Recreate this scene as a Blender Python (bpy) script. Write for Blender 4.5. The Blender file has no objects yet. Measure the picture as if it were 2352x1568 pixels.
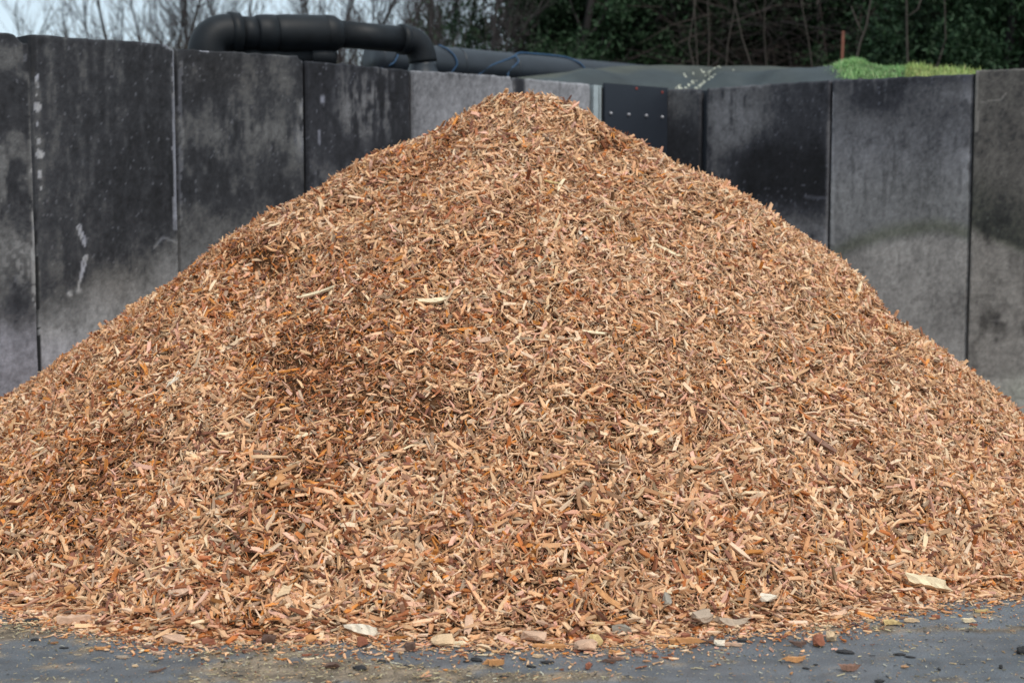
import bpy, math, random
import numpy as np
rng = np.random.default_rng(7)
random.seed(7)
R = math.radians
scene = bpy.context.scene
COL = scene.collection

# ------------------------------------------------------------------ camera
F = 3267.0                      # focal length in units of a 2352 px wide frame
PA = math.atan(290 / F)         # pitch down
cam_d = bpy.data.cameras.new('camera'); cam = bpy.data.objects.new('camera', cam_d); COL.objects.link(cam)
cam.location = (0, 0, 1.6); cam.rotation_euler = (math.pi / 2 - PA, 0, 0)
cam_d.sensor_width = 36; cam_d.lens = 50.0; cam_d.clip_end = 2000; cam_d.clip_start = .05
cam_d.dof.use_dof = True; cam_d.dof.focus_distance = 6.3; cam_d.dof.aperture_fstop = 2.2
scene.camera = cam

def ray(u, v):
    x = (u - 1176) / F; y = -(v - 784) / F
    return np.array([x, math.cos(PA) + math.sin(PA) * y, -math.sin(PA) + math.cos(PA) * y])
def at(u, v, Y):                # world point seen at (u,v) at depth Y
    d = ray(u, v); return d * Y / d[1] + np.array([0, 0, 1.6])
def onz(u, v, z=0.0):           # world point seen at (u,v) on a level
    d = ray(u, v); return d * (z - 1.6) / d[2] + np.array([0, 0, 1.6])
def proj(P):
    P = np.asarray(P, float); z = P[..., 2] - 1.6
    fw = math.cos(PA) * P[..., 1] - math.sin(PA) * z; up = math.sin(PA) * P[..., 1] + math.cos(PA) * z
    return 1176 + F * P[..., 0] / fw, 784 - F * up / fw

# ------------------------------------------------------------------ helpers
def tag(o, label=None, cat=None, group=None, kind=None):
    if label: o['label'] = label
    if cat: o['category'] = cat
    if group: o['group'] = group
    if kind: o['kind'] = kind
    return o
def empty(name, loc, rz=0):
    o = bpy.data.objects.new(name, None); COL.objects.link(o); o.location = loc; o.rotation_euler = (0, 0, rz)
    o.empty_display_size = .1
    return o
def mesh_np(name, V, faces, mat, parent=None, col=None, g=None, smooth=False):
    """faces: (N,k) int array or list of such arrays"""
    V = np.ascontiguousarray(V, np.float32)
    fl = faces if isinstance(faces, list) else [faces]
    fl = [np.asarray(f, np.int32) for f in fl if len(f)]
    me = bpy.data.meshes.new(name)
    me.vertices.add(len(V)); me.vertices.foreach_set('co', V.ravel())
    nl = sum(f.size for f in fl); npoly = sum(len(f) for f in fl)
    me.loops.add(nl); me.loops.foreach_set('vertex_index', np.concatenate([f.ravel() for f in fl]))
    tot = np.concatenate([np.full(len(f), f.shape[1], np.int32) for f in fl])
    st = np.concatenate([[0], np.cumsum(tot)[:-1]]).astype(np.int32)
    me.polygons.add(npoly); me.polygons.foreach_set('loop_start', st); me.polygons.foreach_set('loop_total', tot)
    me.polygons.foreach_set('use_smooth', np.full(npoly, smooth, bool))
    me.update(calc_edges=True)
    if col is not None:
        a = me.color_attributes.new('Col', 'FLOAT_COLOR', 'POINT')
        c = np.ones((len(V), 4), np.float32); c[:, :3] = col; a.data.foreach_set('color', c.ravel())
    if g is not None:
        a = me.attributes.new('g', 'FLOAT_VECTOR', 'POINT'); a.data.foreach_set('vector', np.ascontiguousarray(g, np.float32).ravel())
    me.materials.append(mat)
    o = bpy.data.objects.new(name, me); COL.objects.link(o)
    if parent is not None: o.parent = parent
    return o

def hsh(ix, iy, seed):
    h = (ix.astype(np.int64) * 374761393 + iy.astype(np.int64) * 668265263 + seed * 1274126177) & 0xffffffff
    h = ((h ^ (h >> 13)) * 1274126177) & 0xffffffff
    return ((h ^ (h >> 16)) & 0xffff) / 65535.0
def vnoise(x, y, seed=0):
    ix = np.floor(x); iy = np.floor(y); fx = x - ix; fy = y - iy
    fx = fx * fx * (3 - 2 * fx); fy = fy * fy * (3 - 2 * fy)
    a = hsh(ix, iy, seed); b = hsh(ix + 1, iy, seed); c = hsh(ix, iy + 1, seed); d = hsh(ix + 1, iy + 1, seed)
    return (a * (1 - fx) + b * fx) * (1 - fy) + (c * (1 - fx) + d * fx) * fy
def fbm(x, y, seed=0, oct=4, gain=.55):
    x = np.asarray(x, float); y = np.asarray(y, float); s = 0; a = 1; t = 0
    for k in range(oct):
        s = s + a * vnoise(x * 2 ** k + 17.3 * k, y * 2 ** k + 5.1 * k, seed + k); t += a; a *= gain
    return s / t                # 0..1, mean .5
def sstep(a, b, x): t = np.clip((x - a) / (b - a), 0, 1); return t * t * (3 - 2 * t)

# ------------------------------------------------------------------ materials
def new_mat(name):
    m = bpy.data.materials.new(name); m.use_nodes = True; nt = m.node_tree
    return m, nt, nt.nodes['Principled BSDF']
def N(nt, t, **k):
    n = nt.nodes.new(t)
    for a, b in k.items(): setattr(n, a, b)
    return n
def noise(nt, scale, vec=None, detail=4, rough=.6):
    n = N(nt, 'ShaderNodeTexNoise'); n.inputs['Scale'].default_value = scale; n.inputs['Detail'].default_value = detail
    n.inputs['Roughness'].default_value = rough
    if vec is not None: nt.links.new(vec, n.inputs['Vector'])
    return n
def remap(nt, sock, a, b, c, d):
    n = N(nt, 'ShaderNodeMapRange'); nt.links.new(sock, n.inputs[0])
    for i, v in enumerate((a, b, c, d)): n.inputs[1 + i].default_value = v
    return n.outputs[0]
def mulcol(nt, col, fac):
    m = N(nt, 'ShaderNodeVectorMath', operation='SCALE'); nt.links.new(col, m.inputs[0]); nt.links.new(fac, m.inputs['Scale'])
    return m.outputs[0]
def bump(nt, b, sock, strength, dist):
    n = N(nt, 'ShaderNodeBump'); n.inputs['Strength'].default_value = strength; n.inputs['Distance'].default_value = dist
    nt.links.new(sock, n.inputs['Height']); nt.links.new(n.outputs[0], b.inputs['Normal'])
def simple_mat(name, col, rough=.6, var=.25, scale=12, metal=0, bmp=.1, spec=.5, vec_scale=None):
    m, nt, b = new_mat(name)
    tc = N(nt, 'ShaderNodeTexCoord'); vec = tc.outputs['Object']
    if vec_scale:
        mp = N(nt, 'ShaderNodeMapping'); mp.inputs['Scale'].default_value = vec_scale; nt.links.new(vec, mp.inputs[0]); vec = mp.outputs[0]
    n = noise(nt, scale, vec, 5)
    rgb = N(nt, 'ShaderNodeRGB'); rgb.outputs[0].default_value = (*col, 1)
    nt.links.new(mulcol(nt, rgb.outputs[0], remap(nt, n.outputs[0], .25, .75, 1 - var, 1 + var)), b.inputs['Base Color'])
    b.inputs['Roughness'].default_value = rough; b.inputs['Metallic'].default_value = metal
    b.inputs['Specular IOR Level'].default_value = spec
    if bmp: bump(nt, b, n.outputs[0], bmp, .01)
    return m
def attr_mat(name, rough, grain=0, gscale=(3, 40, 40), fine=0, fscale=60, bmp=0, spec=.4, bdist=.004):
    m, nt, b = new_mat(name)
    a = N(nt, 'ShaderNodeAttribute', attribute_name='Col'); c = a.outputs['Color']; hsock = None
    if grain:
        g = N(nt, 'ShaderNodeAttribute', attribute_name='g'); mp = N(nt, 'ShaderNodeMapping')
        mp.inputs['Scale'].default_value = gscale; nt.links.new(g.outputs['Vector'], mp.inputs[0])
        n = noise(nt, 1.0, mp.outputs[0], 3); c = mulcol(nt, c, remap(nt, n.outputs[0], .3, .7, 1 - grain, 1 + grain)); hsock = n.outputs[0]
    if fine:
        tc = N(nt, 'ShaderNodeTexCoord'); n = noise(nt, fscale, tc.outputs['Object'], 5, .65)
        c = mulcol(nt, c, remap(nt, n.outputs[0], .3, .7, 1 - fine, 1 + fine)); hsock = n.outputs[0]
    nt.links.new(c, b.inputs['Base Color'])
    b.inputs['Roughness'].default_value = rough; b.inputs['Specular IOR Level'].default_value = spec
    if bmp and hsock is not None: bump(nt, b, hsock, bmp, bdist)
    return m
M_CHIP = attr_mat('split_wood', .72, grain=.42, gscale=(1.2, 12, 12), bmp=.3, spec=.3, bdist=.001)
M_PILE = attr_mat('packed_wood_fines', .9, fine=.5, fscale=90, bmp=1.0, spec=.1, bdist=.02)
M_WALL = attr_mat('weathered_concrete', .85, fine=.16, fscale=70, bmp=.4, spec=.25)
M_TARP = attr_mat('faded_sheet', .62, fine=.12, fscale=8, bmp=.1, spec=.45)
M_LEAF = attr_mat('leaf', .6, spec=.2)
M_BARK = simple_mat('bark', (.028, .023, .022), .9, .4, 8, bmp=.5)
M_TWIG = simple_mat('twig_bark', (.05, .038, .038), .9, .3, 3, bmp=0)
M_PALEBARK = simple_mat('pale_bark', (.048, .038, .031), .9, .3, 9, bmp=.4)
M_BLACK = simple_mat('black_plastic', (.006, .0075, .010), .56, .5, 9, bmp=.15, vec_scale=(1, 1, 1), spec=.3)
M_GREYPIPE = simple_mat('weathered_black_plastic', (.016, .02, .027), .42, .3, 5, bmp=.05)
M_STRAP = simple_mat('blue_strap', (.018, .065, .14), .6, .2, 30)
M_SHEET = simple_mat('dark_board', (.012, .016, .025), .55, .15, 3, bmp=.02)
M_STEEL = simple_mat('galvanised_steel', (.42, .47, .48), .5, .15, 20, metal=.35)
M_BOLT = simple_mat('bolt_head', (.45, .44, .46), .45, .1, 20, metal=.3)
M_REDMARK = simple_mat('red_plug', (.25, .03, .015), .6, .1, 20)
M_RUST = simple_mat('rusty_steel', (.16, .055, .035), .85, .4, 25)
M_SCRUB = attr_mat('scrub', .9, spec=.1)
M_GRASS = attr_mat('grass_blade', .55, spec=.3)
M_EARTH = simple_mat('earth', (.06, .06, .03), .95, .4, 4, bmp=.6)
M_CLOD = simple_mat('dark_mud', (.03, .028, .028), .9, .5, 60, bmp=.8)
M_GROUND = None

# ------------------------------------------------------------------ sky and light
SUN_EL, SUN_AZ = R(52), R(150)          # azimuth: clockwise from +Y (towards +X); light from the right, behind the camera
w = bpy.data.worlds.new('World'); scene.world = w; w.use_nodes = True; nt = w.node_tree
bg = nt.nodes['Background']
sky = N(nt, 'ShaderNodeTexSky', sky_type='NISHITA'); sky.sun_disc = False
sky.sun_elevation = SUN_EL; sky.sun_rotation = SUN_AZ; sky.air_density = 1.0; sky.dust_density = 2.0
mx = N(nt, 'ShaderNodeMix', data_type='RGBA'); mx.inputs[0].default_value = .72      # an even cloud veil over the blue
nt.links.new(sky.outputs[0], mx.inputs[6]); mx.inputs[7].default_value = (8.8, 10.6, 11.8, 1)
nt.links.new(mx.outputs[2], bg.inputs['Color']); bg.inputs['Strength'].default_value = .1
sd = bpy.data.lights.new('sun', 'SUN'); sun = bpy.data.objects.new('sun', sd); COL.objects.link(sun)
sd.energy = 2.3; sd.angle = R(10); sd.color = (1, .94, .86)
sun.rotation_euler = (math.pi / 2 - SUN_EL, 0, -SUN_AZ + math.pi)
scene.view_settings.view_transform = 'Standard'; scene.view_settings.look = 'None'
scene.view_settings.exposure = 0.0; scene.view_settings.gamma = 1

# ------------------------------------------------------------------ wall lines in plan
A0 = np.array([-2.952, 8.816]); CR = np.array([1.362, 12.78]); B0 = np.array([3.605, 11.152])
dL = (CR - A0) / np.linalg.norm(CR - A0); dR = (B0 - CR) / np.linalg.norm(B0 - CR)
nL = np.array([dL[1], -dL[0]]); nR = np.array([dR[1], -dR[0]])      # towards the yard
if nL[1] > 0: nL = -nL
if nR[1] > 0: nR = -nR
def hit(u, v, P, d):            # pixel -> (distance along wall, height)
    r = ray(u, v); A = np.array([[r[0], -d[0]], [r[1], -d[1]]]); t, s = np.linalg.solve(A, P)
    return s, 1.6 + t * r[2]
def in_yard(x, y, m=.03):
    return (((x - A0[0]) * nL[0] + (y - A0[1]) * nL[1]) > m) & (((x - B0[0]) * nR[0] + (y - B0[1]) * nR[1]) > m)

# ------------------------------------------------------------------ concrete panels
def L3(v, tint=(1, 1, 1)): return v[..., None] * np.asarray(tint)
def bl(u, v, cu, cv, ru, rv, p=2): return np.exp(-(np.abs((u - cu) / ru) ** p + np.abs((v - cv) / rv) ** p))
def seg(u, v, pts, wd):         # closeness to a polyline in photo units
    m = np.zeros_like(u)
    for (a, b), (c, d) in zip(pts[:-1], pts[1:]):
        L = (c - a) ** 2 + (d - b) ** 2; t = np.clip(((u - a) * (c - a) + (v - b) * (d - b)) / L, 0, 1)
        m = np.maximum(m, 1 - sstep(wd * .5, wd * 1.3, np.hypot(u - a - t * (c - a), v - b - t * (d - b))))
    return m
def curve(u, pts): a, b = zip(*pts); return np.interp(u, a, b)

def paint(idx, u, v, s, z, q):
    """albedo of the weathered concrete; s along, z up (metres), q distance from the panel's left edge"""
    big = fbm(s * 1.3 + idx * 9, z * 1.1, 11 + idx, 3); mid = fbm(s * 9 + idx * 5, z * 5.5, 31 + idx, 4)
    st = .6 * fbm(s * 26 + idx * 3, z * 3.2, 51 + idx, 3) + .4 * fbm(s * 24, z * 15, 57 + idx, 3); sp = fbm(s * 45, z * 40, 71 + idx, 2)
    wob = (fbm(s * 3, z * 3, 5, 3) - .5) * 70
    cool = np.array([.98, .97, 1.1]); neu = np.array([1, .99, 1.0]); brn = np.array([1.12, 1.0, .88]); grn = np.array([.98, 1.02, .78])
    k = (.86 + .45 * (big - .5) + .42 * (mid - .5) + .42 * (st - .5) + .5 * (sp - .5) + .35 * (vnoise(s * 80, z * 75, 155) - .5) + .3 * (fbm(s * 30 + idx, z * 16, 151, 3) - .5)); tint = np.broadcast_to(neu, u.shape + (3,)).copy()
    def mixv(x, y, m): return x * (1 - m) + y * m
    if idx == 0:
        a = .052 + .06 * sstep(.5, .75, mid) ; a = mixv(a, .17, .75 * bl(u, v, 40, 580, 60, 60)); a = mixv(a, .31, sstep(680, 830, v + wob) * .9)
        a = mixv(a, .2, .6 * seg(u, v, [(76, 190), (78, 300), (76, 420), (84, 560), (86, 660)], 12) * sstep(.35, .6, sp + mid * .4))
        a = mixv(a, .16, .5 * bl(u, v, 20, 420, 60, 60) * sstep(.45, .6, mid))
        tint = mixv(tint, cool, sstep(650, 800, v)[..., None])
    elif idx == 1:
        a = .045 + .018 * sstep(.42, .7, st) + .03 * (big - .5); bd = curve(u, [(60, 760), (100, 735), (180, 720), (250, 655), (330, 630), (410, 560), (440, 540)])
        a = mixv(a, .31 + .06 * (big - .5), sstep(-80, 80, v - bd + wob)); a = mixv(a, .1, .5 * bl(u, v, 340, 560, 60, 60))
        a = mixv(a, .09, .5 * sstep(.5, .7, st) * bl(u, v, 200, 150, 160, 80))
        tint = mixv(tint, brn * .5 + neu * .5, (.7 * bl(u, v, 270, 650, 90, 60))[..., None]); tint = mixv(tint, cool, (sstep(740, 820, v) * .6)[..., None])
    elif idx == 2:
        a = .04 + .035 * sstep(.45, .7, mid); a = mixv(a, .13, .8 * bl(u, v, 600, 300, 130, 60) * sstep(.3, .55, st)); a = mixv(a, .09, .6 * bl(u, v, 640, 200, 60, 90))
        a = mixv(a, .15, .8 * sstep(440, 580, v + wob)); tint = mixv(tint, brn, (.35 * bl(u, v, 520, 160, 120, 60))[..., None])
    elif idx == 3:
        a = .028 + .012 * mid; a = mixv(a, .14, bl(u, v, 850, 230, 80, 85, 3) * sstep(.42, .62, st * .7 + mid * .3)); a = mixv(a, .12, sstep(320, 430, v + wob) * .8 * sstep(.3, .55, mid))
        tint = mixv(tint, cool, .4)
    elif idx == 4:
        a = .23 + .05 * (big - .5); a = mixv(a, .09, bl(u, v, 1060, 165, 130, 25) * sstep(.45, .65, st) * .8); a = mixv(a, .09, .6 * sstep(.58, .7, st) * sstep(330, 180, v)); tint = mixv(tint, cool, .5)
    elif idx == 5:
        a = .25 + .05 * (big - .5); a = mixv(a, .1, .7 * sstep(.56, .7, st) * sstep(260, 190, v)); tint = mixv(tint, cool, .4)
        a = mixv(a, .035, seg(u, v, [(1194, 175), (1193, 300)], 14))
    elif idx == 6:
        a = .05 + .05 * bl(u, v, 1560, 230, 40, 40) ; a = mixv(a, .03, sstep(255, 330, v)); tint = mixv(tint, cool, .3)
    elif idx == 7:
        a = .045 + .02 * mid; a = mixv(a, .16, np.maximum(bl(u, v, 1690, 280, 75, 95, 3), .6 * bl(u, v, 1650, 420, 40, 120)) * sstep(.3, .5, st)); a = mixv(a, .02, sstep(1630, 1730, u + wob * .8) * sstep(285, 370, v + wob * .5) * sstep(560, 460, v))
        a = mixv(a, .23, sstep(440, 570, v + wob * .5) * .9); a = mixv(a, .17, .8 * sstep(1893, 1906, u + wob * .12) * sstep(230, 300, v))
        a = mixv(a, .03, bl(u, v, 1888, 205, 10, 25)); tint = mixv(tint, cool, .5)
    elif idx == 8:
        a = .22 + .06 * (big - .5); a = mixv(a, .09, .7 * sstep(420, 250, v + wob)); a = mixv(a, .035, .95 * bl(u, v, 2010, 215, 85, 50, 3) * sstep(.2, .45, mid)); a = mixv(a, .04, .85 * sstep(225, 172, v + .3 * wob))
        a = mixv(a, .09, .7 * sstep(.5, .65, st) * sstep(560, 440, v)); arch = curve(u, [(1910, 600), (1960, 572), (2030, 548), (2100, 535), (2160, 530), (2235, 550)])
        low = sstep(-14, 22, v - arch + .12 * wob); a = mixv(a, .27 + .05 * mid, low); mo = sstep(-45, -4, v - arch) * (1 - low)
        a = mixv(a, .08, .5 * mo); tint = mixv(tint, grn, (.8 * mo)[..., None]); tint = mixv(tint, brn * .6 + neu * .4, (low * .8)[..., None]); tint = mixv(tint, cool, (.6 * sstep(480, 300, v))[..., None])
        a = mixv(a, .07, .5 * sstep(.6, .75, st) * low)
    elif idx > 9: a = .06 + .05 * mid + .15 * sstep(1.2, .4, z)
    else:
        a = .10 + .03 * mid; arch = curve(u, [(2235, 520), (2290, 550), (2352, 575), (2420, 590)]); low = sstep(-10, 20, v - arch); mo = sstep(-170, -10, v - arch) * (1 - low)
        a = mixv(a, .045, .7 * mo); a = mixv(a, .25, low * sstep(.2, .6, mid)); a = mixv(a, .40, sstep(850, 880, v + wob * .3)); tint = mixv(tint, brn, .75); tint = mixv(tint, grn, (.7 * mo + .4 * bl(u, v, 2345, 900, 50, 40))[..., None])
        lines = sstep(.62, .7, fbm(s * 3, z * 26, 91, 2)); a = mixv(a, .19, .5 * lines * low)
    a = a * k; dk = sstep(.09, .035, a)[..., None]; tint = tint * (1 - dk) + tint * np.array([.93, .96, 1.09]) * dk; a = a * (1 - .22 * dk[..., 0])
    # the long grey-white run-off flecks
    a = mixv(a, .2, .4 * sstep(.8, .86, fbm(s * 60, z * 40, 131 + idx, 2)) * (idx not in (4, 5)))
    # whitish lime marks
    wm = np.zeros_like(u); pale = .34
    if idx == 1:
        for c in ([(183, 517), (186, 530), (193, 545), (196, 560)], [(178, 520), (184, 540), (195, 565)], [(196, 586), (190, 600), (187, 625), (181, 655), (180, 668)], [(200, 588), (194, 612), (186, 640)], [(157, 672), (163, 678)], [(217, 700), (215, 712)]):
            wm = np.maximum(wm, seg(u, v, c, 2.6) * (.5 if c[0][0] == 217 else .95))
        wm = np.maximum(wm, bl(u, v, 180, 668, 6, 5)); wm = np.maximum(wm, bl(u, v, 160, 674, 5, 6)); wm = np.maximum(wm, .4 * seg(u, v, [(355, 568), (375, 545), (405, 556), (440, 570)], 3))
        for cu, cv, rw, rh in ((88, 244, 9, 12), (90, 325, 7, 14), (91, 352, 10, 17), (90, 400, 6, 13), (92, 432, 4, 6), (88, 285, 5, 9), (85, 190, 4, 40)):
            wm = np.maximum(wm, .95 * sstep(0, .18, bl(u, v, cu + 14 * (mid - .5), cv, rw, rh, 2) - (.05 + .9 * fbm(s * 30, z * 30, 7, 3))))
        wm = np.maximum(wm, .45 * (seg(u, v, [(380, 104), (402, 112), (404, 500)], 7) > .3 + mid * .6))
        a = mixv(a, .2, .8 * (u > curve(v, [(90, 400), (112, 394), (130, 398), (600, 401)]) + 22 * (mid - .5)) * (v < 530))
    if idx == 2:
        wm = np.maximum(wm, .2 * (bl(u, v, 414 + 14 * (mid - .5), 330, 6, 220, 6) * (sp * .9 + .25) > .5)); wm = np.maximum(wm, .8 * (bl(u, v, 470, 117, 75, 6, 2) * (mid + .1) > .42)); wm = np.maximum(wm, .6 * bl(u, v, 695, 250, 8, 14, 4))
        wm = np.maximum(wm, .5 * seg(u, v, [(700, 140), (697, 330)], 5) * (mid > .5)); wm = np.maximum(wm, .45 * bl(u, v, 693, 320, 14, 40) * (mid > .5))
    if idx == 3:
        wm = np.maximum(wm, .7 * bl(u, v, 741, 228, 5, 9, 4)); wm = np.maximum(wm, .5 * seg(u, v, [(733, 300), (734, 330)], 3))
    if idx == 7: wm = np.maximum(wm, .15 * seg(u, v, [(1850, 452), (1895, 455)], 4))
    if idx == 8:
        wm = np.maximum(wm, .5 * (seg(u, v, [(1909, 185), (1913, 560)], 5) > .4 + mid * .5)); wm = np.maximum(wm, .5 * bl(u, v, 2222, 330, 14, 130, 3) * (mid > .52))
    if idx == 9:
        wm = np.maximum(wm, .4 * (seg(u, v, [(2243, 165), (2243, 300)], 5) > .3 + mid * .5)); wm = np.maximum(wm, .4 * seg(u, v, [(2255, 235), (2300, 228), (2310, 215)], 2))
    jag = 5 * (fbm(z * 9, z * 0 + idx, 171, 3) - .5)
    if idx == 0: wm = np.maximum(wm, .6 * (bl(u, v, 80 + jag, 400, 9, 330, 4) * (mid + sp) > .62)); wm = np.maximum(wm, .35 * sstep(.5, .62, sp) * bl(u, v, 45, 600, 50, 50))
    if idx == 1: a = mixv(a, .018, (q < .014 + .003 * jag) * sstep(430, 520, v))
    if idx == 1: a = mixv(a, .02, .8 * seg(u, v, [(68, 85), (74, 110), (78, 180)], 8))
    if idx == 8: a = mixv(a, .012, seg(u, v, [(2236, 560), (2234, 680), (2229, 715), (2232, 745), (2226, 790), (2222, 840)], 3.2) * sstep(560, 640, v))
    if idx == 9: wm = np.maximum(wm, .3 * sstep(.66, .72, fbm(s * 4, z * 30, 95, 2)) * sstep(590, 680, v) * sstep(870, 840, v))
    a = mixv(a, pale * (.7 + .5 * sp), wm)
    return np.clip(L3(a) * tint, .008, .6)

def panel(name, idx, P, d, n, u0, u1, vt0, vt1, off, label, notch=(), zlow=-.05, th=.15):
    s0, z0 = hit(u0, vt0, P, d); s1, z1 = hit(u1, vt1, P, d)
    s0 += .004; s1 -= .004
    st = .012; ns = max(4, int((s1 - s0) / st)) + 1; nz = 226
    S = np.linspace(s0, s1, ns); T = np.linspace(0, 1, nz)
    top = z0 + (z1 - z0) * (S - s0) / (s1 - s0) + (fbm(S * 14, S * 0 + idx, 3 + idx, 3) - .5) * .014
    for (cs, dep, wd) in notch:   # broken corners: from the left edge (0) or right edge (1)
        c = s0 if cs == 0 else s1
        top = top - dep * (1 - sstep(wd * .5, wd, np.abs(S - c) + .01 * (fbm(S * 40, S * 0, idx, 2) - .5)))
    SS, TT = np.meshgrid(S, T); ZZ = zlow + (top[None, :] - zlow) * TT
    edge = np.minimum(SS - s0, s1 - SS)
    rough = (fbm(SS * 6, ZZ * 6, 200 + idx, 3) - .5) * .006
    ch = np.clip(1 - edge / (.012 + .02 * fbm(SS * 3, ZZ * 9, 220 + idx, 3) ** 2), 0, 1) ** 2 * .02 + np.clip(1 - (top[None, :] - ZZ) / .018, 0, 1) ** 2 * .012
    depth = off + rough - ch
    X = P[0] + d[0] * SS + n[0] * depth; Y = P[1] + d[1] * SS + n[1] * depth
    V = np.stack([X, Y, ZZ], -1)
    # the stains are laid where they sit on the real surface
    u, v = proj(V); C = paint(idx, u, v, SS, ZZ, SS - s0)
    nf = ns * nz; ids = np.arange(nf).reshape(nz, ns)
    Fq = np.stack([ids[:-1, :-1], ids[:-1, 1:], ids[1:, 1:], ids[1:, :-1]], -1).reshape(-1, 4)
    # back + sides
    bt = V[-1].copy(); bt[:, :2] -= n * (th); bb = V[0].copy(); bb[:, :2] -= n * th
    VV = np.concatenate([V.reshape(-1, 3), bt, bb]); CC = np.concatenate([C.reshape(-1, 3), C[-1] * .9, C[0]])
    tb = nf + np.arange(ns); bbm = nf + ns + np.arange(ns); tf = ids[-1]; bf = ids[0]
    q = lambda a, b, c, e: np.stack([a, b, c, e], -1)
    Fs = [Fq, q(tf[:-1], tf[1:], tb[1:], tb[:-1]), q(tb[:-1], tb[1:], bbm[1:], bbm[:-1])]
    for k in (0, -1):
        loop = np.concatenate([ids[:, k], [tb[k], bbm[k]]])
        if k == -1: loop = loop[::-1]
        Fs.append(loop[::-1][None, :])
    org = np.array([*(P + d * (s0 + s1) / 2), 0.]); VV = VV - org
    o = mesh_np(name, VV, Fs, M_WALL, col=CC, smooth=False); o.location = org
    tag(o, label, 'concrete wall panel', 'concrete panels of the yard wall', 'thing')
    return o
N_ = 'wall_panel'
panel(N_, 0, A0, dL, nL, -210, 77, 58, 82, .0, 'speckled dark concrete wall panel before the crusted joint, nearest the camera', notch=[(1, .05, .12)])
panel(N_, 1, A0, dL, nL, 62, 400, 79, 103, .018, 'dark concrete panel with white squiggly lime marks and pale patches down its joint', notch=[(1, .03, .06)])
panel(N_, 2, A0, dL, nL, 401, 699, 110.5, 130, .0, 'dark mottled concrete panel directly below the big black pipe bend', notch=[(1, .03, .05)])
panel(N_, 3, A0, dL, nL, 701, 942, 139, 161, .008, 'near black concrete panel with pale vertical streaks in its upper corner')
panel(N_, 4, A0, dL, nL, 944, 1178, 161, 177, .014, 'clean mid grey concrete panel beside the near black streaked one', notch=[(1, .03, .04)])
panel(N_, 5, A0, dL, nL, 1180, 1357, 178, 194, .004, 'light grey concrete panel with a dark tar blob, next to the steel channel post')
panel(N_, 10, A0, dL, nL, -620, -214, 38, 57, .006, 'plain dark concrete panel outside the view, before the speckled one')
panel(N_, 11, CR, dR, nR, 2623, 3080, 146, 120, .004, 'plain dark concrete panel outside the view, after the slightly taller one')
panel('wall_panel', 6, CR, dR, nR, 1516, 1611, 205, 203.5, .006, 'narrow dark wall panel next to the blue black board', notch=[(1, .03, .05)])
panel('wall_panel', 7, CR, dR, nR, 1622, 1908, 203.5, 184, .012, 'concrete panel with pale streaks above a soot black patch')
panel('wall_panel', 8, CR, dR, nR, 1909.5, 2237, 184, 169.5, .0, 'grey concrete panel with a brownish lower half under a mossy arch line')
panel('wall_panel', 9, CR, dR, nR, 2239.5, 2620, 163, 146, .016, 'olive brown stained concrete panel that stands slightly taller than its neighbours')

# ------------------------------------------------------------------ boxes / tubes
def box_np(x0, x1, y0, y1, z0, z1, bev=0):
    V = np.array([[x, y, z] for z in (z0, z1) for y in (y0, y1) for x in (x0, x1)], float)
    Fc = np.array([[0, 2, 3, 1], [4, 5, 7, 6], [0, 1, 5, 4], [2, 6, 7, 3], [0, 4, 6, 2], [1, 3, 7, 5]])
    return V, Fc
def join(parts):
    Vs, Fs, k = [], [], 0
    for V, Fc in parts: Vs.append(V); Fs.append(Fc + k); k += len(V)
    return np.concatenate(Vs), np.concatenate(Fs)
def sweep(pts, rad, sides=24, cap=True):
    P = np.asarray(pts, float); n = len(P); rad = np.broadcast_to(rad, n)
    T = np.gradient(P, axis=0); T /= np.linalg.norm(T, axis=1)[:, None]
    up = np.array([0, 0, 1.]) if abs(T[0][2]) < .9 else np.array([0, 1., 0])
    a = np.cross(T[0], up); a /= np.linalg.norm(a); V = []; an = np.arange(sides) * 2 * math.pi / sides
    for i in range(n):
        a = a - T[i] * a.dot(T[i]); a /= np.linalg.norm(a); b = np.cross(T[i], a)
        V.append(P[i] + rad[i] * (np.cos(an)[:, None] * a + np.sin(an)[:, None] * b))
    V = np.concatenate(V); ids = np.arange(n * sides).reshape(n, sides); nx = np.roll(ids, -1, 1)
    Fq = np.stack([ids[:-1], nx[:-1], nx[1:], ids[1:]], -1).reshape(-1, 4)
    Fs = [Fq]
    if cap: Fs += [ids[0][::-1][None, :], ids[-1][None, :]]
    return V, Fs
def wall_obj_frame(P, d, n, s, off): return P + d * s + n * off

# dark board in the corner, with bolts
def board_box(s0, s1, o0, o1, z0a, z0b, z1a, z1b, P=A0, d=dL, n=nL):
    V = []
    for z_, zb in ((z0a, z0b), (z1a, z1b)):
        for o_ in (o0, o1):
            for s_, z in ((s0, z_), (s1, zb)):
                p = P + d * s_ + n * o_; V.append([p[0], p[1], z])
    Fc = np.array([[0, 2, 3, 1], [4, 5, 7, 6], [0, 1, 5, 4], [2, 6, 7, 3], [0, 4, 6, 2], [1, 3, 7, 5]])
    return np.array(V), Fc
sa, za = hit(1381, 191.5, A0, dL); sb, zb = hit(1525, 203, A0, dL)
root = empty('board', (*(A0 + dL * (sa + sb) / 2), 0)); rl = np.array(root.location)
tag(root, 'flat blue black board with a row of white bolts, in the corner of the wall', 'board')
V, Fc = board_box(sa, sb, .02, .045, -.02, -.02, za, zb)
mesh_np('panel', V - rl, Fc, M_SHEET, root)
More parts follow.
